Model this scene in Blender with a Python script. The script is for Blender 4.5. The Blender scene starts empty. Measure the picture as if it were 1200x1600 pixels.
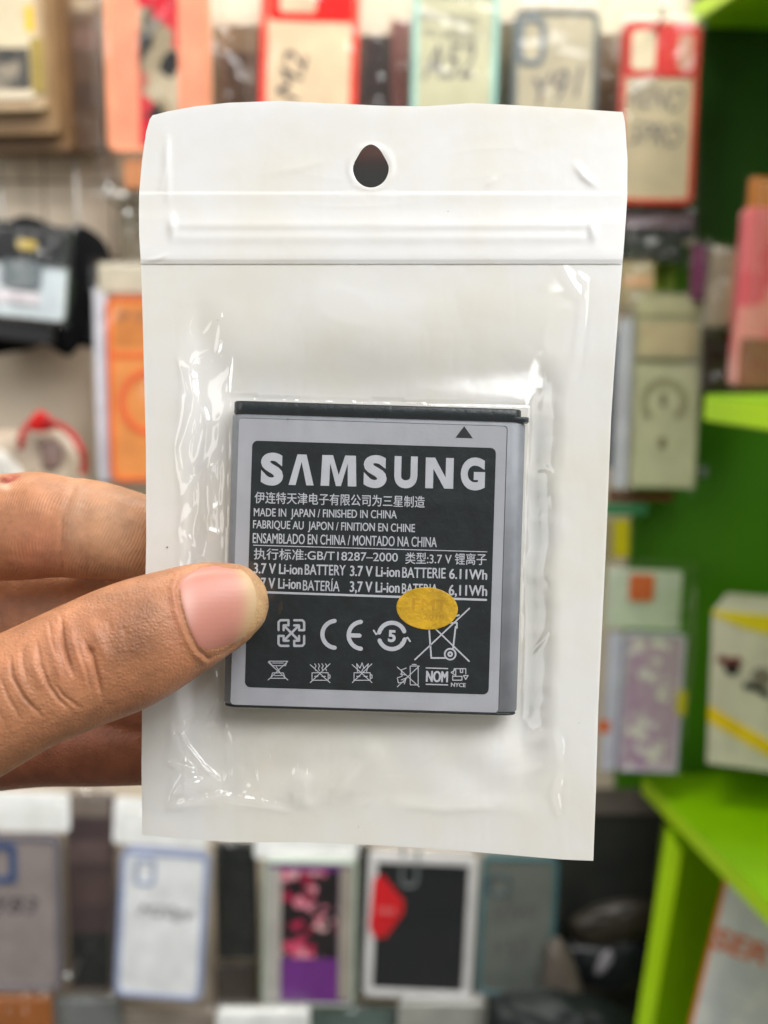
import bpy, bmesh, math, random
import numpy as np
from mathutils import Vector, Matrix
from mathutils.bvhtree import BVHTree
random.seed(7)
R_ = math.radians
scene = bpy.context.scene
COL = scene.collection

# ------------------------------------------------------------------ camera
K = 0.168 / 1600            # metres per photograph pixel on the plane of the pouch (0.2 m away)
D0 = 0.2
PITCH = 7.8
CAM = Vector((0, -D0, 0))
cd = bpy.data.cameras.new('camera')
cam = bpy.data.objects.new('camera', cd)
COL.objects.link(cam)
cam.location = CAM
cam.rotation_euler = (R_(90 - PITCH), 0, 0)
cd.sensor_fit = 'VERTICAL'
cd.sensor_height = 36
cd.lens = 36 * D0 / 0.168
cd.clip_start = 0.01
cd.clip_end = 50
cd.dof.use_dof = True
cd.dof.focus_distance = D0 - 0.003
cd.dof.aperture_fstop = (cd.lens / 1000) / 0.00245
scene.camera = cam
scene.view_settings.view_transform = 'Standard'
scene.view_settings.look = 'None'
scene.view_settings.exposure = 0.24
scene.view_settings.gamma = 1.0

# ------------------------------------------------------------------ light
w = bpy.data.worlds.new('World')
scene.world = w
w.use_nodes = True
bg = w.node_tree.nodes['Background']
bg.inputs[0].default_value = (0.86, 0.93, 1.0, 1)
bg.inputs[1].default_value = 0.11
_n, _l = w.node_tree.nodes, w.node_tree.links          # bright upper shop, brown dim floor side
_tc = _n.new('ShaderNodeTexCoord'); _sx = _n.new('ShaderNodeSeparateXYZ'); _cr = _n.new('ShaderNodeValToRGB')
_mr = _n.new('ShaderNodeMapRange'); _mr.inputs['From Min'].default_value = -1
_cr.color_ramp.elements[0].position = 0.30; _cr.color_ramp.elements[0].color = (0.50, 0.33, 0.20, 1)
_cr.color_ramp.elements[1].position = 0.62; _cr.color_ramp.elements[1].color = (0.90, 0.96, 1.0, 1)
_l.new(_tc.outputs['Generated'], _sx.inputs[0]); _l.new(_sx.outputs['Z'], _mr.inputs['Value'])
_l.new(_mr.outputs['Result'], _cr.inputs[0]); _l.new(_cr.outputs[0], bg.inputs[0])

def area(name, loc, target, size, power, color):
    l = bpy.data.lights.new(name, 'AREA')
    l.shape = 'RECTANGLE'
    l.size, l.size_y = size
    l.energy = power
    l.color = color
    o = bpy.data.objects.new(name, l)
    COL.objects.link(o)
    o.location = loc
    o.rotation_euler = (Vector(target) - Vector(loc)).to_track_quat('-Z', 'Y').to_euler()
    return o
area('shop_front_daylight', (1.15, -1.05, 1.75), (0.0, 0.3, 0), (2.2, 1.5), 72, (0.985, 0.99, 1.0))
area('side_opening_daylight', (-1.3, -0.85, 0.65), (0, 0.2, -0.05), (0.8, 1.8), 12, (1.0, 0.97, 0.93))
area('added_right_lamp', (1.55, -0.8, 0.25), (0, 0.2, 0), (0.7, 1.7), 8, (0.97, 0.985, 1.0))  # soft lamp added on the right to raise highlights on the film
area('ceiling_light_panel', (0.1, 0.35, 1.15), (0.05, 0.75, -0.1), (1.4, 0.3), 17, (1.0, 0.97, 0.9))

# ------------------------------------------------------------------ frames
RP = Matrix.Rotation(R_(-PITCH), 4, 'X')
HELD = Matrix.Translation(CAM) @ RP @ Matrix.Translation(-CAM)   # the tilt at which the pouch is held up

def H(px, py, y=0.0):       # a point of the held group, in its own tilted frame
    s = (D0 + y) / D0
    return Vector(((px - 600) * K * s, y, (800 - py) * K * s))

def at(px, py, Y):          # a point of the shop on the vertical plane y = Y
    d = RP.to_3x3() @ Vector(((px - 600) * K, D0, (800 - py) * K))
    t = (Y - CAM.y) / d.y
    return CAM + d * t

FWD = RP.to_3x3() @ Vector((0, 1, 0))
def px_size(p):             # metres per photograph pixel at point p
    return K * ((p - CAM).dot(FWD)) / D0

# ------------------------------------------------------------------ object helpers
def link(name, me, m=None, parent=None):
    o = bpy.data.objects.new(name, me)
    COL.objects.link(o)
    if m is not None and me is not None and not me.materials:
        me.materials.append(m)
    if parent is not None:
        o.parent = parent
    return o

def mesh(name, verts, faces, m=None, parent=None, smooth=False):
    me = bpy.data.meshes.new(name)
    me.from_pydata([tuple(v) for v in verts], [], [tuple(f) for f in faces])
    if smooth:
        me.polygons.foreach_set('use_smooth', [True] * len(me.polygons))
    me.update()
    return link(name, me, m, parent)

def tag(o, label, cat, group=None):
    o['label'] = label
    o['category'] = cat
    if group:
        o['group'] = group
    return o

def empty(name, loc=(0, 0, 0), rot=(0, 0, 0)):
    o = bpy.data.objects.new(name, None)
    COL.objects.link(o)
    o.empty_display_size = 0.01
    o.location = loc
    o.rotation_euler = rot
    return o

# ------------------------------------------------------------------ materials
def lin(c):
    return tuple(((x / 255) / 12.92 if x / 255 <= 0.04045 else ((x / 255 + 0.055) / 1.055) ** 2.4) for x in c) + (1,)

def nodes(name):
    m = bpy.data.materials.new(name)
    m.use_nodes = True
    nt = m.node_tree
    return m, nt, nt.nodes, nt.links, nt.nodes['Principled BSDF']

def M(name, c, rough=0.5, metal=0.0, var=0.12, scale=300, bump=0.0, bscale=None, coat=0.0, spec=0.5, c2=None):
    m, nt, N, L, P = nodes(name)
    base = lin(c)
    tc = N.new('ShaderNodeTexCoord')
    nz = N.new('ShaderNodeTexNoise')
    nz.inputs['Scale'].default_value = scale
    nz.inputs['Detail'].default_value = 5
    L.new(tc.outputs['Object'], nz.inputs['Vector'])
    mx = N.new('ShaderNodeMix')
    mx.data_type = 'RGBA'
    d = lin(c2) if c2 else tuple(x * (1 - var) for x in base[:3]) + (1,)
    u = tuple(min(1, x * (1 + var * 0.6)) for x in base[:3]) + (1,)
    mx.inputs['A'].default_value = d
    mx.inputs['B'].default_value = u
    mr = N.new('ShaderNodeMapRange')
    mr.inputs['From Min'].default_value = 0.3
    mr.inputs['From Max'].default_value = 0.7
    L.new(nz.outputs['Fac'], mr.inputs['Value'])
    L.new(mr.outputs['Result'], mx.inputs['Factor'])
    L.new(mx.outputs['Result'], P.inputs['Base Color'])
    P.inputs['Roughness'].default_value = rough
    P.inputs['Metallic'].default_value = metal
    P.inputs['Specular IOR Level'].default_value = spec
    P.inputs['Coat Weight'].default_value = coat
    if bump:
        n2 = N.new('ShaderNodeTexNoise')
        n2.inputs['Scale'].default_value = bscale or scale * 2
        n2.inputs['Detail'].default_value = 6
        L.new(tc.outputs['Object'], n2.inputs['Vector'])
        b = N.new('ShaderNodeBump')
        b.inputs['Strength'].default_value = bump
        b.inputs['Distance'].default_value = 0.0005
        L.new(n2.outputs['Fac'], b.inputs['Height'])
        L.new(b.outputs['Normal'], P.inputs['Normal'])
    return m

def clear_film(name, haze=0.04, base=0.055, rough=0.07, strength=2.0, tint=(0.985, 0.985, 0.98), bump=0.15, bscale=220):
    m, nt, N, L, P = nodes(name)
    out = N['Material Output']
    N.remove(P)
    tr = N.new('ShaderNodeBsdfTransparent')
    tr.inputs[0].default_value = tint + (1,)
    gl = N.new('ShaderNodeBsdfGlossy')
    gl.inputs['Roughness'].default_value = rough
    df = N.new('ShaderNodeBsdfDiffuse')
    df.inputs[0].default_value = (0.85, 0.85, 0.83, 1)
    fr = N.new('ShaderNodeLayerWeight')
    fr.inputs['Blend'].default_value = 0.5
    pw = N.new('ShaderNodeMath'); pw.operation = 'POWER'; pw.inputs[1].default_value = 3.4
    ma = N.new('ShaderNodeMath'); ma.operation = 'MULTIPLY_ADD'; ma.inputs[1].default_value = 0.8; ma.inputs[2].default_value = base
    L.new(fr.outputs['Facing'], pw.inputs[0]); L.new(pw.outputs[0], ma.inputs[0])
    mu = N.new('ShaderNodeMath')
    mu.operation = 'MULTIPLY'
    mu.use_clamp = True
    mu.inputs[1].default_value = strength
    tc = N.new('ShaderNodeTexCoord')
    nz = N.new('ShaderNodeTexNoise')
    nz.inputs['Scale'].default_value = bscale
    nz.inputs['Detail'].default_value = 3
    L.new(tc.outputs['Object'], nz.inputs['Vector'])
    b = N.new('ShaderNodeBump')
    b.inputs['Strength'].default_value = bump
    b.inputs['Distance'].default_value = 0.0006
    L.new(nz.outputs['Fac'], b.inputs['Height'])
    for n in (gl, fr, df):
        L.new(b.outputs['Normal'], n.inputs['Normal'])
    L.new(ma.outputs[0], mu.inputs[0])
    m1 = N.new('ShaderNodeMixShader')
    m1.inputs[0].default_value = haze
    m2 = N.new('ShaderNodeMixShader')
    L.new(tr.outputs[0], m1.inputs[1])
    L.new(df.outputs[0], m1.inputs[2])
    L.new(mu.outputs[0], m2.inputs[0])
    L.new(m1.outputs[0], m2.inputs[1])
    L.new(gl.outputs[0], m2.inputs[2])
    L.new(m2.outputs[0], out.inputs['Surface'])
    return m

def pearl_film(name, c=(0.90, 0.89, 0.865), trans=0.12, rough=0.33, stain=True):
    m, nt, N, L, P = nodes(name)
    out = N['Material Output']
    tc = N.new('ShaderNodeTexCoord')
    nz = N.new('ShaderNodeTexNoise')
    nz.inputs['Scale'].default_value = 38
    nz.inputs['Detail'].default_value = 6
    nz.inputs['Roughness'].default_value = 0.6
    L.new(tc.outputs['Object'], nz.inputs['Vector'])
    cr = N.new('ShaderNodeValToRGB')
    e = cr.color_ramp.elements
    e[0].position, e[0].color = 0.42, c + (1,)
    e[1].position, e[1].color = 0.80, (c[0] * 0.95, c[1] * 0.90, c[2] * 0.78, 1)
    L.new(nz.outputs['Fac'], cr.inputs[0])
    L.new(cr.outputs[0], P.inputs['Base Color'])
    P.inputs['Roughness'].default_value = rough
    P.inputs['Specular IOR Level'].default_value = 0.5
    n2 = N.new('ShaderNodeTexNoise')
    n2.inputs['Scale'].default_value = 75
    n2.inputs['Detail'].default_value = 7
    L.new(tc.outputs['Object'], n2.inputs['Vector'])
    b = N.new('ShaderNodeBump')
    b.inputs['Strength'].default_value = 0.22
    b.inputs['Distance'].default_value = 0.0008
    L.new(n2.outputs['Fac'], b.inputs['Height'])
    L.new(b.outputs['Normal'], P.inputs['Normal'])
    t = N.new('ShaderNodeBsdfTranslucent')
    L.new(cr.outputs[0], t.inputs[0])
    ms = N.new('ShaderNodeMixShader')
    ms.inputs[0].default_value = trans
    L.new(P.outputs[0], ms.inputs[1])
    L.new(t.outputs[0], ms.inputs[2])
    L.new(ms.outputs[0], out.inputs['Surface'])
    return m

# ------------------------------------------------------------------ generic shapes
def rr_loop(w, h, r, n=6):
    pts = []
    r = min(r, w / 2 - 1e-6, h / 2 - 1e-6)
    for cx, cz, a0 in ((w/2-r, h/2-r, 0), (-w/2+r, h/2-r, 90), (-w/2+r, -h/2+r, 180), (w/2-r, -h/2+r, 270)):
        for i in range(n + 1):
            a = R_(a0 + 90 * i / n)
            pts.append((cx + r * math.cos(a), cz + r * math.sin(a)))
    return pts

def rr_plate(name, parent, c, w, h, r, y0, y1, m, bev=0.0):
    """rounded plate from y0 (towards the camera) to y1"""
    cx, cz = c
    loops = [(rr_loop(w - 2*bev, h - 2*bev, max(r - bev, 1e-5)), y0), (rr_loop(w, h, r), y0 + bev), (rr_loop(w, h, r), y1)]
    if bev == 0:
        loops = loops[1:]
    V, F = [], []
    n = len(loops[0][0])
    for lp, y in loops:
        V += [(cx + a, y, cz + b) for a, b in lp]
    F.append(list(range(n)))
    for k in range(len(loops) - 1):
        for i in range(n):
            j = (i + 1) % n
            F.append((k*n + i, (k+1)*n + i, (k+1)*n + j, k*n + j))
    F.append(list(range((len(loops)-1)*n, len(loops)*n))[::-1])
    return mesh(name, V, F, m, parent)

def rr_ring(name, parent, c, w, h, r, t, y0, y1, m, bev=0.0008):
    cx, cz = c
    o = rr_loop(w, h, r); i_ = rr_loop(w - 2*t, h - 2*t, max(r - t, 1e-4))
    ob = rr_loop(w - 2*bev, h - 2*bev, r - bev); ib = rr_loop(w - 2*t + 2*bev, h - 2*t + 2*bev, max(r - t + bev, 1e-4))
    loops = [(i_, y1), (i_, y0 + bev), (ib, y0), (ob, y0), (o, y0 + bev), (o, y1)]
    n = len(o); V, F = [], []
    for lp, y in loops:
        V += [(cx + a, y, cz + b) for a, b in lp]
    k = len(loops)
    for q in range(k):
        q2 = (q + 1) % k
        for i in range(n):
            j = (i + 1) % n
            F.append((q*n+i, q*n+j, q2*n+j, q2*n+i))
    return mesh(name, V, F, m, parent)

def disc_ring(name, parent, c, r0, r1, y0, y1, m, a0=0, a1=360, n=40):
    V, F = [], []
    full = a1 - a0 >= 360
    cnt = n if full else n + 1
    for i in range(cnt):
        a = R_(a0 + (a1 - a0) * i / n)
        ca, sa = math.cos(a), math.sin(a)
        for rr, y in ((r0, y1), (r0, y0), (r1, y0), (r1, y1)):
            V.append((c[0] + rr * ca, y, c[1] + rr * sa))
    for i in range(n):
        j = (i + 1) % cnt
        for q in range(4):
            q2 = (q + 1) % 4
            F.append((i*4+q, j*4+q, j*4+q2, i*4+q2))
    if not full:
        F += [(0, 1, 2, 3), (n*4+3, n*4+2, n*4+1, n*4)]
    return mesh(name, V, F, m, parent)

def tube(pts, r, n=8):
    pts = [Vector(p) for p in pts]
    V, F = [], []
    for i, p in enumerate(pts):
        t = (pts[min(i+1, len(pts)-1)] - pts[max(i-1, 0)]).normalized()
        a = t.orthogonal().normalized() if i == 0 else (a - t * a.dot(t)).normalized()
        b = t.cross(a)
        for k in range(n):
            an = 2 * math.pi * k / n
            V.append(p + (a * math.cos(an) + b * math.sin(an)) * r)
    for i in range(len(pts) - 1):
        for k in range(n):
            k2 = (k + 1) % n
            F.append((i*n+k, i*n+k2, (i+1)*n+k2, (i+1)*n+k))
    F.append(list(range(n))[::-1]); F.append(list(range((len(pts)-1)*n, len(pts)*n)))
    return V, F

def box_vf(x0, x1, y0, y1, z0, z1):
    V = [(x, y, z) for x in (x0, x1) for y in (y0, y1) for z in (z0, z1)]
    F = [(0, 1, 3, 2), (4, 6, 7, 5), (0, 4, 5, 1), (2, 3, 7, 6), (0, 2, 6, 4), (1, 5, 7, 3)]
    return V, F

def bevel_mesh(o, width, seg=2):
    bm = bmesh.new(); bm.from_mesh(o.data)
    bmesh.ops.recalc_face_normals(bm, faces=bm.faces)
    bmesh.ops.bevel(bm, geom=list(bm.edges), offset=width, segments=seg, affect='EDGES', clamp_overlap=True)
    bm.to_mesh(o.data); bm.free()
    return o

def glyphs(body, bold=0.0, shear=0.0, spacing=1.0):
    c = bpy.data.curves.new('lettering_source', 'FONT')
    c.body = body; c.offset = bold; c.shear = shear; c.space_character = spacing
    c.resolution_u = 6
    o = bpy.data.objects.new('lettering_source', c)
    COL.objects.link(o)
    dg = bpy.context.evaluated_depsgraph_get()
    me = bpy.data.meshes.new_from_object(o.evaluated_get(dg))
    bpy.data.objects.remove(o); bpy.data.curves.remove(c)
    return me

def text(name, parent, body, c, w, h, y, m, ang=0.0, bold=0.0, shear=0.0, spacing=1.0, thick=0.0):
    """lettering whose ink box is w x h metres about c in the parent's x-z plane"""
    me = glyphs(body, bold, shear, spacing)
    co = np.empty(len(me.vertices) * 3); me.vertices.foreach_get('co', co); co = co.reshape(-1, 3)
    lo, hi = co.min(0), co.max(0)
    sx = w / (hi[0] - lo[0]); sz = (h / (hi[1] - lo[1])) if h else sx
    x = (co[:, 0] - (lo[0] + hi[0]) / 2) * sx
    z = (co[:, 1] - (lo[1] + hi[1]) / 2) * sz
    ca, sa = math.cos(ang), math.sin(ang)
    out = np.stack([c[0] + x*ca - z*sa, np.full_like(x, y), c[1] + x*sa + z*ca], 1)
    me.vertices.foreach_set('co', out.ravel()); me.update()
    me.name = name; me.materials.clear()
    if thick:
        fs = [tuple(p.vertices) for p in me.polygons]; V, F = [], []
        for k, (ox, oz) in enumerate(((-1, 0), (1, 0), (0, .55), (0, -.55))):
            b = len(V)
            V += [(q[0]+ox*thick, q[1]-2e-6*k, q[2]+oz*thick) for q in out]
            F += [tuple(i+b for i in f) for f in fs]
        bpy.data.meshes.remove(me)
        return mesh(name, V, F, m, parent)
    return link(name, me, m, parent)

def catmull(P, n):
    P = [np.array(p, float) for p in P]
    P = [2*P[0]-P[1]] + P + [2*P[-1]-P[-2]]
    out = []
    for i in range(1, len(P) - 2):
        for t in np.linspace(0, 1, n, endpoint=False):
            a, b, c, d = P[i-1], P[i], P[i+1], P[i+2]
            out.append(0.5 * ((2*b) + (c-a)*t + (2*a-5*b+4*c-d)*t*t + (-a+3*b-3*c+d)*t**3))
    out.append(P[-2])
    return np.array(out)

def sstep(a, b, x):
    t = np.clip((x - a) / (b - a), 0, 1)
    return t * t * (3 - 2 * t)

def seg_dist(X, Y, poly):
    """distance to a polyline and the fraction along it, all in pixels"""
    best = np.full(X.shape, 1e9); frac = np.zeros(X.shape)
    P = [np.array(p, float) for p in poly]
    n = len(P) - 1
    for i in range(n):
        a, b = P[i], P[i+1]; d = b - a; l2 = max(d @ d, 1e-9)
        t = np.clip(((X - a[0]) * d[0] + (Y - a[1]) * d[1]) / l2, 0, 1)
        dd = np.hypot(X - a[0] - t*d[0], Y - a[1] - t*d[1])
        k = dd < best
        best = np.where(k, dd, best); frac = np.where(k, (i + t) / n, frac)
    return best, frac

def ridge(X, Y, poly, width, height):
    d, f = seg_dist(X, Y, poly)
    return height * np.exp(-(d / width) ** 2) * np.sqrt(np.clip(np.sin(np.pi * np.clip(f, 0.02, 0.98)), 0, 1))

# ================================================================== THE SHOP WALL AND CABINET
WY = 1.06
wall_m = M('cream_wall_paint', (222, 206, 184), 0.75, var=0.14, scale=9, bump=0.3, bscale=60)
wl = mesh('wall', *box_vf(-2.2, 2.2, WY, WY + 0.1, -1.5, 1.5), wall_m); wl['kind'] = 'structure'
floor_m = M('grey_floor_tile', (120, 112, 104), 0.5, var=0.2, scale=6)
fl = mesh('floor', *box_vf(-3, 3, -3, 2, -1.6, -1.5), floor_m); fl['kind'] = 'structure'

steel = M('hook_steel', (190, 190, 188), 0.3, metal=0.9, var=0.1, scale=80)
black_ink = M('marker_ink', (38, 36, 52), 0.6, var=0.2, scale=500)
grey_ink = M('faded_marker_ink', (96, 92, 98), 0.6, var=0.2, scale=500)
sleeve_m = clear_film('clear_polybag', haze=0.004, base=0.05, rough=0.10, strength=1.1, bump=1.0, bscale=45)
sleeve_milky = clear_film('milky_polybag', haze=0.25, rough=0.2, strength=1.5, bump=0.8, bscale=50)
MATS = {}
def C(c, rough=0.45, **kw):
    key = (c, rough, tuple(sorted(kw.items())))
    if key not in MATS:
        MATS[key] = M('paint_%d_%d_%d' % c, c, rough, scale=kw.pop('scale', 40), var=kw.pop('var', 0.14), **kw)
    return MATS[key]

class Hung:
    """something hanging on the wall; lengths are given in photograph pixels at its own distance"""
    def __init__(s, name, label, cat, box, Y, roll=0.0, group=None):
        x0, y0, x1, y1 = box
        s.c = at((x0+x1)/2, (y0+y1)/2, Y); s.s = px_size(s.c)
        s.w, s.h = (x1-x0)*s.s, (y1-y0)*s.s
        s.cx, s.cy = (x0+x1)/2, (y0+y1)/2
        s.roll = roll; s.Y = Y
        s.o = empty(name, s.c, (0, R_(roll), 0))
        tag(s.o, label, cat, group)
    def L(s, px, py):      # photograph pixel -> local x, z
        a = R_(s.roll); dx, dz = (px - s.cx)*s.s, -(py - s.cy)*s.s
        return (dx*math.cos(a) - dz*math.sin(a), dx*math.sin(a) + dz*math.cos(a))
    def plate(s, name, box, y0, y1, m, r=6, bev=0.0004, ang=0):
        x0, a0, x1, a1 = box
        return rr_plate(name, s.o, s.L((x0+x1)/2, (a0+a1)/2), (x1-x0)*s.s, (a1-a0)*s.s, r*s.s, y0, y1, m, bev)
    def ring(s, name, box, t, y0, y1, m, r=12):
        x0, a0, x1, a1 = box
        return rr_ring(name, s.o, s.L((x0+x1)/2, (a0+a1)/2), (x1-x0)*s.s, (a1-a0)*s.s, r*s.s, t*s.s, y0, y1, m)
    def write(s, body, cx, cy, w, h, y, m=None, ang=0, **kw):
        return text('handwriting', s.o, body, s.L(cx, cy), w*s.s, h*s.s, y, m or black_ink, ang=ang, **kw)
    def sleeve(s, pad=(10, 24, 10, 10), y0=-0.013, y1=0.004, m=None, seed=1, amp=0.0022):
        """a pouch of clear film round the whole thing, crinkled, with a flat header"""
        rng = np.random.RandomState(seed)
        l, t, r, b = pad
        x0, x1 = -s.w/2 - l*s.s, s.w/2 + r*s.s; z0, z1 = -s.h/2 - b*s.s, s.h/2 + t*s.s
        nx, nz = 30, 52
        U, Vv = np.meshgrid(np.linspace(0, 1, nx), np.linspace(0, 1, nz))
        X = x0 + (x1-x0)*U; Z = z0 + (z1-z0)*Vv
        edge = np.minimum(np.minimum(U, 1-U)*(x1-x0), np.minimum(Vv, 1-Vv)*(z1-z0))
        e = sstep(0, 0.009, edge)
        W = np.zeros_like(X)
        for _ in range(26):
            cx, cz = rng.uniform(x0, x1), rng.uniform(z0, z1); an = rng.uniform(0, math.pi); ln = rng.uniform(.006, .03)
            d = np.abs(-(X-cx)*math.sin(an) + (Z-cz)*math.cos(an)); a_ = (X-cx)*math.cos(an)+(Z-cz)*math.sin(an)
            W += rng.uniform(-1, 1) * np.exp(-(d/.0035)**2 - (a_/ln)**2)
        X = X + 0.0015*np.sin(Vv*9 + seed)*(1-e); 
        yf = y0*e - amp*W*e - 0.0006; yb = y1*e + 0.0006
        V = [(a, b_, c) for a, b_, c in zip(X.ravel(), yf.ravel(), Z.ravel())]
        n = len(V)
        V += [(a, b_, c) for a, b_, c in zip(X.ravel(), yb.ravel(), Z.ravel())]
        F = []
        for j in range(nz-1):
            for i in range(nx-1):
                q = j*nx+i
                F.append((q, q+1, q+nx+1, q+nx)); F.append((n+q, n+q+nx, n+q+nx+1, n+q+1))
        return mesh('sleeve', V, F, m or sleeve_m, s.o, smooth=True)
    def hook(s):
        pass

CASES = 'packaged phone cases hanging on the shop wall'
def case(label, box, Y, roll, frame_c, panel_c, t=10, r=16, sleeve=None, seed=1, pad=(10, 26, 10, 10), name='phone_case', milky=False, panel_m=None, frame_m=None):
    h = Hung(name, label, 'phone case', box, Y, roll, CASES)
    fm = frame_m or C(frame_c, 0.35)
    h.ring('bumper_frame', box, t, -0.010, 0.0, fm, r)
    h.plate('back_panel', (box[0]+t-1, box[1]+t-1, box[2]-t+1, box[3]-t+1), -0.0085, -0.006, panel_m or C(panel_c, 0.4), r=max(r-t, 3))
    if sleeve is not False:
        h.sleeve(pad, y0=-0.0125, seed=seed, m=sleeve_milky if milky else sleeve_m)
    return h
YP = -0.0090   # just proud of a back panel (front of case is -y)
PY = 0.99

def print_mat(name, cols, scale, kind='voronoi', rough=0.35):
    m, nt, N, L, P = nodes(name)
    tc = N.new('ShaderNodeTexCoord')
    nz = N.new('ShaderNodeTexNoise'); nz.inputs['Scale'].default_value = scale*1.3; nz.inputs['Detail'].default_value = 4
    L.new(tc.outputs['Object'], nz.inputs['Vector'])
    ad = N.new('ShaderNodeVectorMath'); ad.operation = 'MULTIPLY_ADD'
    ad.inputs[1].default_value = (0.6/scale*2,)*3
    L.new(nz.outputs['Color'], ad.inputs[0]); L.new(tc.outputs['Object'], ad.inputs[2])
    vo = N.new('ShaderNodeTexVoronoi'); vo.inputs['Scale'].default_value = scale
    L.new(ad.outputs[0], vo.inputs['Vector'])
    cr = N.new('ShaderNodeValToRGB'); cr.color_ramp.interpolation = 'LINEAR'
    e = cr.color_ramp.elements
    while len(e) < len(cols): e.new(0.5)
    for i, c in enumerate(cols):
        e[i].position = c[0]; e[i].color = lin(c[1])
    sp = N.new('ShaderNodeSeparateColor')
    L.new(vo.outputs['Color'], sp.inputs[0])
    if kind == 'distance':
        L.new(vo.outputs['Distance'], cr.inputs[0])
    else:
        L.new(sp.outputs[0], cr.inputs[0])
    L.new(cr.outputs[0], P.inputs['Base Color'])
    P.inputs['Roughness'].default_value = rough
    return m

# ---- top row
h = Hung('carton_stack', 'stack of beige brown cartons with yellow strip at the top left corner', 'carton', (-60, -40, 80, 228), PY, -1)
h.plate('lower_carton', (-60, -30, 101, 229), 0.012, 0.05, C((112, 82, 50)), r=8)
h.plate('middle_carton', (-60, -36, 88, 208), -0.006, 0.0118, C((138, 108, 74)), r=8)
h.plate('upper_carton', (-60, -40, 76, 176), -0.020, -0.0062, C((176, 150, 118)), r=8)
h.plate('printed_face', (-60, -40, 66, 158), -0.0212, -0.0202, C((205, 190, 160)), r=5, bev=0)
h.plate('yellow_strip', (52, 22, 64, 60), -0.0218, -0.0213, C((235, 185, 20)), r=2, bev=0)
h.plate('dark_picture', (-60, 84, 56, 146), -0.0218, -0.0213, print_mat('dark_picture_print', [(0, (52, 50, 48)), (0.5, (84, 80, 74)), (1, (150, 138, 120))], 60), r=6, bev=0)
h.plate('ochre_edge', (58, 70, 78, 150), -0.0222, -0.0214, C((150, 128, 60)), r=3, bev=0)
h.plate('white_band', (-60, 148, 60, 160), -0.0224, -0.0219, C((215, 200, 176)), r=2, bev=0)

fig = print_mat('strip_print', [(0, (30, 30, 32)), (0.3, (40, 38, 36)), (0.42, (190, 175, 150)), (0.68, (140, 125, 100)), (0.8, (205, 20, 50)), (1, (200, 16, 40))], 42)
h = case('salmon pink phone case with a dark red patterned centre strip at top left', (168, -40, 331, 236), PY, 0.3, (238, 160, 122), (240, 150, 118), t=8, seed=3, pad=(26, 20, 22, 66))
h.plate('centre_strip', (220, -34, 281, 228), -0.0094, -0.0086, fig, r=3, bev=0)
h.plate('header_card', (190, 244, 300, 290), -0.004, -0.002, C((198, 130, 84)), r=4)

h = case('red rimmed phone case with cream back and a tilted marker number', (408, -60, 560, 210), PY, 2.0, (240, 66, 52), (222, 196, 164), t=11, seed=4, pad=(22, 20, 8, 20))
h.plate('camera_plate', (424, -50, 553, 38), -0.0100, -0.0086, C((238, 20, 14), 0.3), r=8)
h.plate('camera_window', (440, -44, 496, 26), -0.0104, -0.0101, C((214, 190, 160)), r=5, bev=0)
h.write('M2', 456, 120, 74, 36, YP, ang=R_(78), shear=0.2)

h = case('pale teal rimmed phone case with grey handwriting, behind the pouch top', (642, -6, 776, 240), PY, 1.2, (160, 205, 196), (196, 190, 160), t=10, seed=5)
h.write('FOR ALL THE GOOD', 700, 36, 92, 14, YP, m=grey_ink, ang=R_(-4))
h.write('POCO  SHOCKPROOF', 704, 60, 86, 12, YP, m=grey_ink, ang=R_(-4))
h.write('A52', 700, 100, 84, 52, YP, m=grey_ink, shear=0.4, ang=R_(4))

h = case('grey rimmed translucent phone case between teal and red cases', (798, 24, 930, 270), PY, 1.5, (100, 108, 112), (184, 172, 148), t=8, seed=6)
h.ring('camera_rim', (806, 34, 850, 108), 9, -0.0104, -0.0086, C((112, 120, 130)), r=18)
h.write('Y91', 872, 138, 84, 44, YP, m=grey_ink, shear=0.5, ang=R_(16))

h = case('red phone case with two camera windows right of the pouch top', (964, 44, 1086, 318), PY, 1.0, (196, 60, 44), (192, 176, 146), t=9, seed=7, pad=(14, 22, 10, 8))
h.plate('camera_plate', (970, 50, 1080, 126), -0.0100, -0.0086, C((206, 28, 20), 0.3), r=10)
h.plate('camera_window', (981, 57, 1018, 116), -0.0104, -0.0101, C((216, 200, 170)), r=8, bev=0)
h.plate('camera_window', (1052, 62, 1076, 116), -0.0104, -0.0101, C((200, 150, 130)), r=8, bev=0)
h.write('RENO', 1022, 156, 84, 36, YP, m=grey_ink, ang=R_(-6), shear=.2)
h.write('5PRO', 1022, 212, 80, 34, YP, m=grey_ink, ang=R_(-4), shear=.2)

STK = 'plain dark packs hanging behind the phone cases'
def filler(label, box, c, Y=1.035, roll=0, extra=None, rough=0.5):
    h = Hung('hanging_pack', label, 'pack', box, Y, roll, STK)
    x0, y0, x1, y1 = box
    h.plate('pack_body', box, -0.006, 0.006, C(c, rough, bump=0.5), r=6, bev=0.001)
    hh = y1 - y0
    h.sleeve((3, 14, 3, 4), y0=-0.0095, y1=0.007, seed=int(x0+y0) % 97 + 3, amp=.003)
    for k, (fa, fb, cc) in enumerate(extra or []):
        h.plate('printed_panel', (x0+4, y0+hh*fa, x1-4, y0+hh*fb), -0.0068, -0.0061, C(cc, rough), r=3, bev=0)
    return h
filler('brown grey pack between carton stack and salmon case', (78, -30, 160, 236), (112, 88, 68), extra=[(.12, .2, (180, 160, 130)), (.3, .42, (140, 110, 96)), (.6, .75, (90, 68, 52))])
filler('dark brown pack between salmon case and first red case', (336, 46, 410, 250), (92, 72, 56), extra=[(.02, .2, (150, 128, 100))])
filler('near black pack between first red case and teal case', (556, 62, 612, 300), (52, 42, 40))
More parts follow.
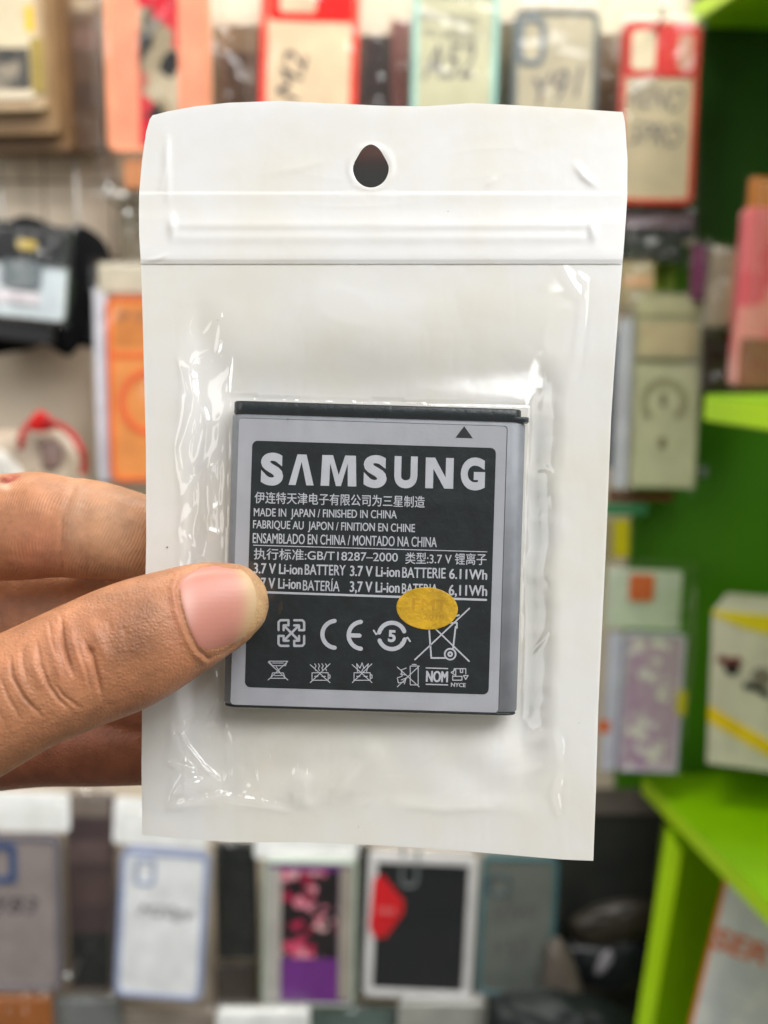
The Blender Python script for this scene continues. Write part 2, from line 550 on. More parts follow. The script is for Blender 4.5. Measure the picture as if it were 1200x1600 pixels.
filler('dull maroon pack beside the teal rimmed case', (610, 40, 648, 300), (128, 84, 78))
filler('olive brown pack between teal and grey cases', (770, 40, 806, 300), (96, 84, 58))
filler('mid brown pack between grey case and red case', (926, 60, 970, 330), (110, 88, 66))
filler('black brown pack seen through the pouch hang hole', (480, 196, 700, 430), (40, 26, 24), Y=1.02, extra=[(.12, .24, (70, 40, 34)), (.3, .42, (22, 22, 24))])
filler('dark mauve banded pack under the red case', (968, 316, 1084, 372), (42, 42, 46), Y=1.0, extra=[(.32, .72, (134, 108, 124))])
filler('black green pack under the mauve banded pack', (968, 374, 1066, 410), (34, 40, 34), Y=1.0)
filler('grey brown pack left of the pouch zip', (188, 292, 250, 420), (142, 130, 108))
filler('charcoal pack hidden behind the pouch middle', (480, 470, 690, 800), (70, 66, 66))
filler('blue pack hidden behind the pouch middle', (720, 430, 900, 760), (90, 110, 140))
filler('white pack hidden behind the pouch middle', (300, 440, 470, 780), (190, 188, 180))
filler('teal pack hidden behind the lower pouch', (420, 860, 600, 1180), (80, 130, 130))
filler('red pack hidden behind the lower pouch', (640, 840, 830, 1180), (170, 60, 50))

# ---- left side
h = Hung('fabric_pouch', 'black crumpled fabric pouch hanging left of the white pouch', 'pouch', (-60, 336, 160, 545), PY)
def soft_blob(h, name, outline, y0, depth, m, seed=0, n=3):
    """a stuffed shape: outline in pixels, domed to the front with folds"""
    rng = np.random.RandomState(seed)
    P = catmull(outline + [outline[0]], 6)[:-1]
    pts = [h.L(*p) for p in P]
    cx = sum(p[0] for p in pts)/len(pts); cz = sum(p[1] for p in pts)/len(pts)
    V, F = [], []
    nr = 9; N_ = len(pts)
    for k in range(nr):
        f = 1 - k/nr
        for i, p in enumerate(pts):
            dz = depth*math.sqrt(max(0, 1-f*f)) + 0.12*depth*math.sin(i*0.9+seed)*math.sin(k*1.3)
            V.append((cx+(p[0]-cx)*f, y0-dz, cz+(p[1]-cz)*f))
    V.append((cx, y0-depth, cz)); top = len(V)-1
    for k in range(nr-1):
        for i in range(N_):
            j = (i+1) % N_
            F.append((k*N_+i, k*N_+j, (k+1)*N_+j, (k+1)*N_+i))
    for i in range(N_):
        F.append(((nr-1)*N_+i, (nr-1)*N_+(i+1) % N_, top))
    b = len(V)
    V += [(p[0], y0+depth*0.3, p[1]) for p in pts]
    for i in range(N_):
        j = (i+1) % N_
        F.append((i, b+i, b+j, j))
    F.append([b+i for i in range(N_)])
    return mesh(name, V, F, m, h.o, smooth=True)
blk = C((8, 9, 12), 0.85, bump=0.5, spec=0.15)
soft_blob(h, 'pouch_body', [(-60, 343), (-10, 350), (40, 338), (92, 356), (124, 352), (156, 372), (170, 404), (156, 440), (164, 480), (148, 512), (152, 548), (118, 540), (96, 556), (60, 538), (20, 548), (-60, 536)], 0.012, 0.007, blk, 2)
h2 = Hung('accessory_packet', 'blue white clear accessory packet with yellow badge on the black fabric pouch', 'packet', (-60, 352, 114, 496), PY - 0.03, 6)
h2.plate('packet_card', (-60, 360, 104, 494), -0.002, 0.004, C((205, 214, 220), 0.4), r=8)
h2.plate('grey_device', (6, 408, 66, 450), -0.006, -0.0025, C((112, 120, 124)), r=4)
h2.plate('white_band', (-60, 452, 62, 470), -0.004, -0.0025, C((222, 214, 220)), r=3)
h2.plate('dark_header', (-60, 350, 116, 410), -0.005, -0.0022, C((26, 28, 32), 0.5), r=6)
h2.plate('yellow_badge', (30, 376, 62, 392), -0.0062, -0.0052, C((196, 170, 84)), r=10)
h2.sleeve((4, 6, 0, 6), seed=11, y0=-0.010, m=sleeve_m, amp=.003)
h3 = Hung('zip_packet', 'dark grey glossy packet folded under the blue white packet', 'packet', (-60, 496, 90, 534), PY - 0.012, 8)
h3.plate('packet_body', (-60, 500, 88, 530), -0.012, -0.004, C((30, 30, 34), 0.4), r=6, bev=.002)

h = case('orange phone case with a ring mark in a white edged bag', (172, 466, 330, 752), PY, 0.2, (232, 104, 44), (228, 146, 78), t=7, seed=12, pad=(30, 60, 10, 14))
h.plate('upper_print', (184, 480, 322, 540), -0.0092, -0.0086, C((206, 128, 62)), r=4, bev=0)
h.plate('divider', (178, 552, 322, 560), -0.0094, -0.0086, C((228, 100, 40)), r=2, bev=0)
disc_ring('magnet_ring', h.o, h.L(240, 628), 42*h.s, 52*h.s, -0.0095, -0.0086, C((236, 104, 56)), 65, 290)
h.write('IP 13', 212, 496, 34, 14, -0.0097, m=grey_ink)
h.plate('white_side', (150, 452, 171, 752), -0.003, 0.003, C((214, 214, 224), 0.3), r=5)
h.plate('header_card', (160, 414, 330, 460), -0.004, 0.0, C((196, 186, 166), 0.5), r=5)

h = Hung('hand_strap', 'red looped strap curling over a pale packet at left', 'strap', (30, 640, 140, 722), PY - 0.02)
V, F = tube([(*h.L(p[0], p[1]),) and (h.L(*p)[0], -0.006 - 0.004*math.sin(i*.6), h.L(*p)[1]) for i, p in enumerate(catmull([(34, 700), (44, 668), (66, 652), (92, 662), (116, 682), (131, 706), (128, 742)], 5))], 0.0035)
mesh('strap_loop', V, F, C((176, 14, 18), 0.35), h.o, smooth=True)
soft_blob(h, 'strap_tab', [(38, 668), (54, 648), (66, 642), (80, 652), (92, 666), (64, 676)], -0.002, 0.008, C((212, 6, 8), 0.35), 1)
h = Hung('pale_packet', 'pale beige crumpled packet under the red strap', 'packet', (-40, 676, 128, 790), PY)
soft_blob(h, 'packet_body', [(-40, 676), (20, 672), (60, 668), (100, 672), (126, 700), (130, 780), (60, 800), (-40, 800)], 0.0, 0.012, C((190, 172, 152), 0.35), 4)
soft_blob(h, 'dark_insert', [(66, 690), (90, 684), (104, 700), (98, 730), (72, 732)], -0.010, 0.006, C((136, 112, 104), 0.4), 5)
soft_blob(h, 'white_fold', [(-30, 692), (10, 700), (46, 738), (60, 770), (10, 770), (-30, 750)], -0.009, 0.007, C((205, 200, 192), 0.3), 6)

# wire display grid behind the left packs
wg = empty('wire_grid', at(40, 330, WY - 0.03))
tag(wg, 'thin wire display grid on the cream wall at left', 'wire grid')
base = at(40, 330, WY - 0.03)
for i, px in enumerate((-40, -2, 67, 117, 172)):
    a = at(px, 236, WY-0.03) - base; b = at(px+4, 470, WY-0.03) - base
    V, F = tube([a, (a+b)/2 + Vector((0.0015, 0, 0)), b], 0.0013, 6)
    mesh('wire', V, F, steel if i % 2 else C((120, 100, 84)), wg, smooth=True)
for py in (282, 400):
    a = at(-60, py, WY-0.0275) - base; b = at(190, py+4, WY-0.0275) - base
    V, F = tube([a, b], 0.0013, 6)
    mesh('wire', V, F, C((120, 100, 84)), wg, smooth=True)

# ---- right side
h = case('sage green phone case with round magnet ring beside the cabinet', (985, 462, 1090, 762), PY, 0.8, (160, 158, 130), (186, 184, 152), t=4, r=7, seed=14, pad=(24, 8, 8, 10))
h.plate('header_card', (986, 468, 1087, 496), -0.0110, -0.0086, C((178, 172, 136)), r=3)
h.plate('upper_print', (992, 504, 1082, 556), -0.0094, -0.0086, C((188, 172, 136)), r=3, bev=0)
h.plate('fold_line', (988, 560, 1086, 567), -0.0098, -0.0086, C((112, 104, 74)), r=1, bev=0)
disc_ring('magnet_ring', h.o, h.L(1034, 626), 26*h.s, 36*h.s, -0.0100, -0.0086, C((148, 144, 110)), -50, 230)
h.plate('small_mark', (1028, 612, 1038, 634), -0.0096, -0.0086, C((120, 116, 88)), r=4, bev=0)
h.plate('small_mark', (1028, 682, 1040, 700), -0.0096, -0.0086, C((120, 116, 80)), r=4, bev=0)
h.plate('white_side', (962, 500, 984, 762), -0.004, 0.004, C((188, 190, 198), 0.3), r=5)
filler('narrow charcoal pack peeking out right of the pouch edge', (944, 520, 970, 730), (46, 54, 58), Y=1.0)
filler('beige pack above the sage green case', (968, 400, 1020, 480), (176, 160, 124), Y=1.0, extra=[(.4, .6, (206, 160, 120))])
h = Hung('striped_pack', 'yellow and green striped pack above the sage green case', 'pack', (1018, 380, 1080, 462), 1.02)
h.plate('pack_body', (1018, 384, 1080, 462), 0, 0.01, C((86, 120, 8)), r=3)
for x0, c in ((1020, (176, 190, 10)), (1040, (150, 170, 60)), (1062, (60, 110, 6))):
    h.plate('stripe', (x0, 388, x0+12, 458), -0.0012, -0.0002, C(c), r=2, bev=0)
h = Hung('flat_pack', 'teal green edged pack under the sage green case', 'pack', (945, 768, 1020, 812), 1.0)
h.plate('red_edge', (950, 768, 1050, 782), -0.004, 0.006, C((104, 44, 26)), r=3)
h.plate('teal_body', (945, 786, 1010, 804), -0.004, 0.006, C((60, 124, 84)), r=4)
h.plate('yellow_tag', (960, 812, 984, 872), -0.002, 0.004, C((188, 176, 8)), r=3)
h.plate('beige_tag', (940, 812, 958, 880), -0.002, 0.004, C((150, 136, 100)), r=3)

petals = print_mat('blossom_print', [(0, (186, 150, 186)), (0.72, (194, 162, 190)), (0.82, (226, 218, 226)), (1, (232, 226, 216))], 105)
h = case('mauve phone case with pale blossoms in glossy clear bag above the shelf', (968, 985, 1062, 1206), 0.95, 2.0, (198, 190, 214), (178, 158, 172), t=5, r=8, seed=15, pad=(40, 112, 16, 10), panel_m=petals)
h.plate('header_card', (942, 886, 1056, 978), -0.006, -0.003, C((200, 208, 190), 0.3), r=6)
h.plate('orange_logo', (976, 892, 1014, 934), -0.0075, -0.0062, C((212, 104, 54)), r=6, bev=0)
h.plate('white_side', (944, 985, 966, 1206), -0.004, 0.003, C((206, 206, 224), 0.3), r=4)
h.plate('orange_corner', (934, 1124, 952, 1144), -0.005, -0.0042, C((224, 110, 60)), r=2, bev=0)
h.plate('yellow_corner', (1053, 1074, 1068, 1112), -0.0106, -0.009, C((206, 190, 20)), r=3, bev=0)
for i, (bx, by) in enumerate([(1046, 1008), (986, 1050), (1026, 1062), (1040, 1060), (1044, 1090), (990, 1096), (996, 1110), (984, 1172), (1034, 1134), (1024, 1158), (1014, 1190), (1040, 1172), (1066, 940), (1060, 975), (974, 972)]):
    x, z = h.L(bx, by)
    V, F = [], []
    n = 8
    for j in range(5):
        ph = math.pi/2*j/4
        for k in range(n):
            V.append((x+0.0014*math.cos(ph)*math.cos(2*math.pi*k/n), -0.0115-0.0014*math.sin(ph), z+0.0014*math.cos(ph)*math.sin(2*math.pi*k/n)))
    for j in range(4):
        for k in range(n):
            F.append((j*n+k, j*n+(k+1) % n, (j+1)*n+(k+1) % n, (j+1)*n+k))
    mesh('added_glint_dot', V, F, C((225, 222, 214), 0.08, metal=0.9), h.o, smooth=True)  # shiny dots added to stand in for glints on the bag

# ---- the lime green cabinet
lime = M('lime_laminate', (144, 202, 0), 0.36, var=0.22, scale=7, bump=0.25, bscale=30)
lime_edge = M('lime_edge_band', (198, 250, 30), 0.3, var=0.10, scale=8)
shaded_green = M('shaded_green_laminate', (26, 66, 4), 0.5, var=0.15, scale=5)  # shade inside the cabinet is put into this darker green
cab = empty('cabinet', at(1090, 1300, 1.0))
tag(cab, 'lime green open shelf cabinet along the right edge', 'cabinet')
U8 = Vector((math.sin(R_(8)), -math.cos(R_(8)), 0))       # along the boards, from the wall towards the shop
W8 = Vector((math.cos(R_(8)), math.sin(R_(8)), 0))
def board(name, p, along, across, thick, m, lean=Vector((0, 0, 0)), edge=None):
    """a board whose far left top corner is p (world)"""
    q = p - cab.location
    V = []
    for a in (0, along):
        for b in (0, across):
            for c in (0, -thick):
                V.append(q + U8*a + W8*b + Vector((0, 0, c)) + lean*(c/-thick if thick else 0))
    F = [(0, 1, 3, 2), (4, 6, 7, 5), (0, 4, 5, 1), (2, 3, 7, 6), (0, 2, 6, 4), (1, 5, 7, 3)]
    o = mesh(name, V, F, m, cab)
    if edge:
        o.data.materials.append(edge)
        o.data.polygons[2].material_index = 1
        o.data.polygons[1].material_index = 1
    return bevel_mesh(o, 0.0015)
# back panels (upper and lower halves)
bpz = at(1085, -60, 1.045)
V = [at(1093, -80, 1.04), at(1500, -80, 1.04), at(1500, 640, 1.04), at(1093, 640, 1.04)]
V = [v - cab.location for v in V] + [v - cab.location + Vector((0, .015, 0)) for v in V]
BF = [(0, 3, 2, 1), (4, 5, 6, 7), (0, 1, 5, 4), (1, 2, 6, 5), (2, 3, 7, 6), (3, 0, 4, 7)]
mesh('back_panel', V, BF, shaded_green, cab)
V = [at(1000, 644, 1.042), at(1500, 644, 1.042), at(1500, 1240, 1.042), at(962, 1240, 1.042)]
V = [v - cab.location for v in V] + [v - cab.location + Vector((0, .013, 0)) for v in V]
mesh('back_panel', V, BF, M('part_shaded_green_laminate', (72, 136, 0), 0.5, var=.15, scale=5), cab)  # lower back: lime darkened in colour for the shade under the shelf
board('added_light_blocker', at(1400, -300, 1.03), 0.75, 0.018, 1.6, lime)  # unseen side board added to block light from the right
board('top_shelf', at(1078, 8, 1.03), 0.7, 0.6, 0.02, lime, edge=lime_edge)
board('middle_shelf', at(1100, 616, 0.80), 0.36, 0.6, 0.022, lime, edge=lime_edge)
board('lower_shelf', at(1003, 1212, 1.02), 0.9, 0.7, 0.020, lime, edge=lime_edge)
# leaning side panel below the lower shelf
a, b = at(1042, 1296, 0.93), at(985, 1660, 0.93)
c_, d_ = at(1066, 1330, 0.93), at(1010, 1660, 0.93)
V = [v - cab.location for v in (a, b, d_, c_)]
V += [v + Vector((0.16, 0.10, 0)) for v in V]
o = mesh('side_panel', V, [(0, 1, 2, 3), (4, 7, 6, 5), (0, 4, 5, 1), (1, 5, 6, 2), (2, 6, 7, 3), (3, 7, 4, 0)], lime, cab)
o.data.materials.append(lime_edge); o.data.polygons[0].material_index = 1
V = [v - cab.location for v in (at(1040, 1290, .965), at(1000, 1660, .965), at(1420, 1660, .965), at(1420, 1290, .965))]
V += [v + Vector((0, 0.012, 0)) for v in V]
mesh('inner_panel', V, BF, M('olive_lime_laminate', (128, 160, 6), 0.45, var=0.14, scale=7), cab)
# glossy knob on cabinet side
o = disc_ring('screw_cap', cab, (0, 0), 0.0, 0.006, -0.003, 0, C((190, 200, 200), 0.15, metal=0.8)); o.location = at(1096, 736, 1.03) - cab.location

# service notice with orange rim
nb = Hung('notice_sheet', 'white notice sheet with orange rim and orange capitals lower right', 'sign', (1088, 1390, 1290, 1700), 0.86, 11)
nb.plate('sheet', (1098, 1380, 1300, 1700), -0.001, 0.0, C((246, 248, 255), 0.45), r=2, bev=0)
nb.plate('orange_rim', (1093, 1376, 1302, 1704), -0.0004, 0.0012, C((246, 128, 40), 0.4), r=2, bev=0)
text('lettering', nb.o, 'SERVICE', nb.L(1212, 1496), 215*nb.s, 36*nb.s, -0.0016, C((250, 140, 100)), ang=R_(-21+11), bold=0.03)
for k in range(8):
    nb_w = [70, 56, 62, 50, 66, 44, 60, 52][k]
    text('small_print', nb.o, ['cell phone repair', 'screen change', 'battery change', 'software', 'charging port', 'speaker', 'unlocking all', 'accessories'][k], nb.L(1132 + nb_w/2 - k*5, 1504 + k*17 + nb_w*.12), nb_w*nb.s, 8*nb.s, -0.0016, C((190, 204, 214)), ang=R_(-12))

# yellow and white carton on the lower shelf
cb = Hung('white_carton', 'white carton with yellow edges and black print on the lime shelf', 'carton', (1110, 955, 1290, 1210), 0.90, 0)
cb.o.rotation_euler = (0, 0, R_(-24))
S = cb.s
V, F = box_vf(-90*S, 110*S, 0, 0.09, -128*S, 124*S)
bevel_mesh(mesh('carton_body', V, F, C((214, 208, 188), 0.4), cb.o), 0.001)
def cb_plate(name, x0, z0, x1, z1, y, m, r=2):
    return rr_plate(name, cb.o, ((x0+x1)/2*S, -(z0+z1)/2*S), abs(x1-x0)*S, abs(z1-z0)*S, r*S, y, y+0.0006, m)
V = [(-90*S, -0.0012, 124*S), (110*S, -0.0012, 124*S), (110*S, -0.0012, 74*S), (-40*S, -0.0012, 100*S), (-90*S, -0.0012, 118*S)]
mesh('yellow_top', V + [(v[0], -0.0002, v[2]) for v in V], [(0, 4, 3, 2, 1), (5, 6, 7, 8, 9), (0, 1, 6, 5), (1, 2, 7, 6), (2, 3, 8, 7), (3, 4, 9, 8), (4, 0, 5, 9)], C((232, 210, 6)), cb.o)
V = [(-90*S, -0.0012, -30*S), (-90*S, -0.0012, -60*S), (60*S, -0.0012, -150*S), (110*S, -0.0012, -150*S), (110*S, -0.0012, -128*S)]
V = [(-90*S, -0.0012, -30*S), (-90*S, -0.0012, -56*S), (60*S, -0.0012, -128*S), (110*S, -0.0012, -128*S)]
mesh('yellow_base', V + [(v[0], -0.0002, v[2]) for v in V], [(0, 1, 2, 3), (4, 7, 6, 5), (0, 4, 5, 1), (1, 5, 6, 2), (2, 6, 7, 3), (3, 7, 4, 0)], C((240, 204, 6)), cb.o)
mb_ = C((20, 22, 22)); mr_ = C((124, 50, 46)); mg_ = C((128, 120, 104))
def cb_arc(name, cx, cz, r0, r1, a0, a1, m, y=-0.001):
    disc_ring(name, cb.o, (cx*S, -cz*S), r0*S, r1*S, y, y+0.0008, m, a0, a1, 16)
cb_arc('red_print', -60, -80, 30, 42, 240, 300, mr_)
cb_arc('black_print', -56, -34, 0, 12, 0, 360, mb_)
cb_arc('black_print', -30, 34, 36, 47, 40, 100, mb_)
cb_arc('grey_print', -10, -24, 0, 16, 0, 360, mg_, -0.0012)
cb_arc('black_print', 34, -40, 10, 18, 0, 180, mb_)
cb_arc('grey_print', 20, 22, 6, 14, 0, 360, mg_, -0.0012)

# pink and red packs standing on the middle shelf
PK = 'bagged packs standing on the middle shelf'
redp = print_mat('coral_print', [(0, (216, 70, 84)), (0.45, (228, 110, 120)), (0.75, (230, 150, 140)), (1, (242, 196, 190))], 30)
h = Hung('bagged_pack', 'coral red bagged pack leaning on the middle shelf at right edge', 'pack', (1168, 290, 1290, 612), 0.90, 2.5, PK)
h.plate('pack_body', (1152, 330, 1300, 606), -0.012, 0.012, redp, r=10, bev=.003)
h.plate('brown_base', (1152, 530, 1300, 604), -0.0135, -0.0122, C((150, 96, 72), 0.3), r=6)
h.plate('orange_header', (1162, 286, 1300, 344), -0.010, 0.0, C((196, 120, 60), 0.4), r=6)
h.sleeve((14, 10, 10, 4), seed=21, y0=-0.018, amp=.004)
h = Hung('bagged_pack', 'pale grey bagged pack between purple pack and coral pack', 'pack', (1102, 385, 1156, 520), 0.94, 4, PK)
h.plate('pack_body', (1106, 388, 1152, 512), -0.006, 0.006, C((152, 140, 120), 0.3), r=5, bev=.002)
h.plate('beige_insert', (1132, 400, 1156, 506), -0.0085, -0.0065, C((190, 160, 130), 0.3), r=4)
h.sleeve((4, 6, 4, 4), seed=22, y0=-0.010, amp=.003)
filler('narrow purple pack beside the striped pack', (1080, 384, 1102, 470), (112, 50, 84), Y=0.98)
filler('dark brown pack on the shelf behind the coral pack', (1098, 505, 1176, 612), (48, 34, 24), Y=0.97)

# ---- bottom row
h = case('smoke grey phone case with blue camera window at the bottom left', (-36, 1296, 98, 1548), PY, 1.2, (112, 108, 118), (150, 140, 138), t=8, seed=31, pad=(6, 60, 12, 12), r=16)
h.ring('camera_rim', (-20, 1306, 34, 1372), 12, -0.0104, -0.0086, C((60, 84, 128)), r=10)
h.write('Y83', 30, 1408, 66, 26, YP, m=black_ink, shear=.3)
h.plate('header_card', (-40, 1228, 116, 1290), -0.006, -0.003, C((248, 250, 246), 0.3), r=8)
h = case('white phone case with pale blue rim and faint writing at the lower left', (186, 1318, 324, 1562), 0.97, 4.5, (160, 172, 206), (242, 244, 246), t=9, seed=32, pad=(12, 70, 8, 8), r=18)
h.ring('camera_rim', (215, 1330, 248, 1374), 6, -0.0104, -0.0086, C((160, 172, 200)), r=8)
h.write('M20ge', 262, 1420, 86, 24, YP, m=grey_ink, shear=.3)
h.plate('header_card', (184, 1240, 330, 1314), -0.006, -0.003, C((248, 250, 246), 0.3), r=8)
floral = print_mat('floral_print', [(0, (16, 14, 20)), (0.5, (22, 18, 26)), (0.58, (170, 20, 70)), (0.72, (216, 40, 96)), (0.88, (238, 150, 170)), (1, (236, 196, 196))], 90)
h = case('floral phone case pink and black above purple at bottom centre', (412, 1334, 556, 1572), PY, 1.5, (196, 214, 196), (110, 40, 130), t=5, seed=33, pad=(8, 24, 6, 6), r=12)
h.plate('side_lining', (418, 1345, 440, 1562), -0.0096, -0.0087, C((186, 182, 176)), r=2, bev=0)
h.plate('side_lining', (530, 1345, 550, 1562), -0.0096, -0.0087, C((170, 162, 150)), r=2, bev=0)
h.plate('floral_print', (441, 1350, 529, 1492), -0.0096, -0.0087, floral, r=2, bev=0)
h.plate('purple_print', (441, 1493, 529, 1560), -0.0096, -0.0087, C((116, 44, 140), 0.3), r=2, bev=0)
h.plate('header_card', (400, 1296, 560, 1334), -0.006, -0.003, C((248, 250, 246), 0.3), r=6)
h = case('white framed pack holding a black case with a red hexagon sticker', (572, 1326, 740, 1560), PY, 2.5, (232, 230, 232), (12, 24, 30), t=14, seed=34, pad=(8, 24, 6, 8), r=8)
h.ring('lens_rim', (626, 1290, 654, 1378), 5, -0.0100, -0.0086, C((120, 128, 132)), r=12)
V, F = [], []
x0, z0 = h.L(600, 1412)
outline = [(-18, 50), (-4, 54), (30, 14), (30, -4), (4, -46), (-14, -46), (-22, -30)]
n = len(outline)
V = [(x0+a*h.s, -0.0104, z0+b*h.s) for a, b in outline] + [(x0+a*h.s, -0.0087, z0+b*h.s) for a, b in outline]
F = [list(range(n))[::-1], list(range(n, 2*n))] + [(i, (i+1) % n, n+(i+1) % n, n+i) for i in range(n)]
mesh('red_sticker', V, F, C((226, 16, 32), 0.35), h.o)
h.write('SALE', 604, 1414, 26, 9, -0.0107, m=C((246, 170, 170)))
h = case('smoky teal edged phone case at the bottom right of the pouch', (748, 1328, 866, 1556), PY, 2.0, (74, 122, 130), (112, 118, 112), t=7, seed=35, pad=(6, 40, 8, 16), r=14)
h.ring('camera_rim', (760, 1356, 796, 1392), 6, -0.0104, -0.0086, C((78, 96, 104)), r=8)
h.write('Vivo', 806, 1414, 66, 34, YP, m=grey_ink, ang=R_(10), shear=.4)
h.write('Y55', 800, 1478, 60, 32, YP, m=grey_ink, ang=R_(10), shear=.4)
filler('dark mauve pack between grey and white cases', (108, 1236, 182, 1552), (78, 64, 66), Y=1.02, extra=[(0, .1, (130, 118, 110)), (.22, .34, (104, 86, 84)), (.4, .55, (92, 74, 72)), (.7, .97, (34, 40, 40))])
filler('black pack between white case and floral case', (338, 1312, 402, 1500), (20, 26, 24), Y=1.0)
filler('grey brown pack under the black pack', (338, 1502, 404, 1600), (84, 76, 70), Y=1.02)
filler('slim black pack between floral case and white framed pack', (556, 1316, 578, 1556), (18, 22, 22), Y=1.02)
filler('brown orange pack at the bottom left corner', (-40, 1552, 82, 1680), (160, 94, 40), Y=0.98)
filler('grey glossy pack beside the brown orange pack', (84, 1556, 190, 1680), (120, 124, 124), Y=1.0, rough=.2)
filler('beige grey pack under the white phone case', (190, 1574, 338, 1690), (158, 146, 134), Y=1.01)
filler('white rounded pack under the floral case', (340, 1574, 484, 1700), (244, 246, 244), Y=0.965)
filler('dull teal pack under the floral case edge', (482, 1572, 624, 1690), (96, 116, 110), Y=1.0)
filler('silvery pack under the white framed pack', (622, 1560, 760, 1690), (168, 168, 162), Y=0.98, rough=.2)
h = Hung('shoulder_bag', 'black bag with folds in the dark corner under the pouch', 'bag', (760, 1540, 1020, 1720), 0.95)
soft_blob(h, 'bag_body', [(762, 1560), (800, 1548), (870, 1545), (930, 1560), (985, 1590), (1010, 1650), (990, 1730), (770, 1730)], 0.0, 0.03, C((18, 26, 26), 0.5, bump=0.4), 3)
h = Hung('display_backing', 'dark grey green backing board right of the bottom cases', 'board', (860, 1232, 1046, 1700), 1.03)
h.plate('board', (862, 1232, 1048, 1700), 0, 0.012, M('dark_backing', (44, 46, 40), 0.6, var=0.4, scale=18, c2=(26, 30, 28)), r=3)
h.plate('top_band', (862, 1222, 1040, 1262), -0.004, -0.0002, C((106, 98, 92), 0.5), r=4)
h = Hung('cable_pouch', 'dull brown folded packet with a painted white glint in the dark corner', 'packet', (900, 1392, 1010, 1480), 1.0, -8)
soft_blob(h, 'packet_body', [(890, 1440), (930, 1416), (980, 1404), (1020, 1410), (1024, 1450), (980, 1478), (910, 1480)], 0.0, 0.012, C((48, 42, 34), 0.4), 3)
soft_blob(h, 'dark_fold', [(880, 1480), (940, 1470), (1010, 1470), (1010, 1540), (940, 1560), (880, 1530)], 0.0, 0.012, C((24, 28, 32), 0.4), 7)
soft_blob(h, 'painted_glint', [(928, 1514), (936, 1490), (950, 1478), (956, 1490), (948, 1508), (934, 1520)], -0.012, 0.003, C((150, 146, 154), 0.3), 8)  # pale shape coloured to stand in for a glint
h = Hung('crumpled_wrapper', 'grey beige crumpled wrapper with a painted green lit edge near the black bag', 'wrapper', (850, 1460, 940, 1620), 0.965)
soft_blob(h, 'wrapper_body', [(856, 1470), (872, 1462), (896, 1500), (912, 1560), (900, 1580), (860, 1560), (846, 1540)], 0.0, 0.012, C((98, 90, 82), 0.35), 9)
V, F = tube([(h.L(*p)[0], -0.010, h.L(*p)[1]) for p in catmull([(908, 1566), (922, 1584), (940, 1604), (950, 1640)], 4)], 0.0038)
mesh('painted_lit_edge', V, F, C((150, 206, 170), 0.3), h.o, smooth=True)  # light along the edge is put into the tube's colour

# metal hooks whose ends show above the packs
HK = 'steel display hooks on the wall'
def hook(label, px, py):
    p = at(px, py, PY - 0.035)
    r = empty('display_hook', p)
    tag(r, label, 'hook', HK)
    V, F = tube([(0, 0.105, 0), (0, 0.02, 0), (0, 0.006, 0.001), (0, 0, 0.008)], 0.0018, 8)
    mesh('hook_rod', V, F, steel, r, smooth=True)
    V, F = [], []
    for j in range(7):
        ph = -math.pi/2 + math.pi*j/6
        for k in range(10):
            V.append((0.0036*math.cos(ph)*math.cos(.2*math.pi*k), 0.0036*math.cos(ph)*math.sin(.2*math.pi*k), 0.0105+0.0036*math.sin(ph)))
    for j in range(6):
        for k in range(10):
            F.append((j*10+k, j*10+(k+1) % 10, (j+1)*10+(k+1) % 10, (j+1)*10+k))
    mesh('hook_ball', V, F, C((220, 220, 220), 0.12, metal=0.9), r, smooth=True)
hook('steel hook end beside the bottom of the salmon case', 170, 312)
hook('lower steel hook end left of the pouch zip', 200, 352)
hook('steel hook end above the red case at the top right', 1036, 30)
hook('steel hook end above the smoke grey case at bottom left', 106, 1540)

# ================================================================== THE BATTERY
ROLL = 1.75
BC = (587, 874)
YB = 0.0026                 # half thickness
BH = empty('phone_battery')
BH.matrix_world = HELD @ Matrix.Translation(H(*BC, 0.0)) @ Matrix.Rotation(R_(ROLL), 4, 'Y')
tag(BH, 'silver phone battery with black printed label inside the white pouch', 'battery')
BS = K * (D0 - YB) / D0
def BL(px, py):
    a = R_(ROLL); dx, dz = (px - BC[0])*BS, -(py - BC[1])*BS
    return (dx*math.cos(a) - dz*math.sin(a), dx*math.sin(a) + dz*math.cos(a))
silver = M('brushed_silver_wrap', (180, 181, 186), 0.45, metal=0.05, var=0.07, scale=160, bump=0.06, bscale=1500)
silver_side = M('aluminium_side', (138, 141, 146), 0.45, metal=0.15, var=0.12, scale=300)
label_black = M('black_label_ink', (24, 32, 35), 0.34, var=0.45, scale=330, bump=0.22, bscale=900)
white_ink = M('silver_print_ink', (196, 198, 204), 0.45, var=0.06, scale=400)
plastic_black = M('black_end_plastic', (22, 32, 34), 0.35, var=0.3, scale=500, bump=0.3, bscale=900)
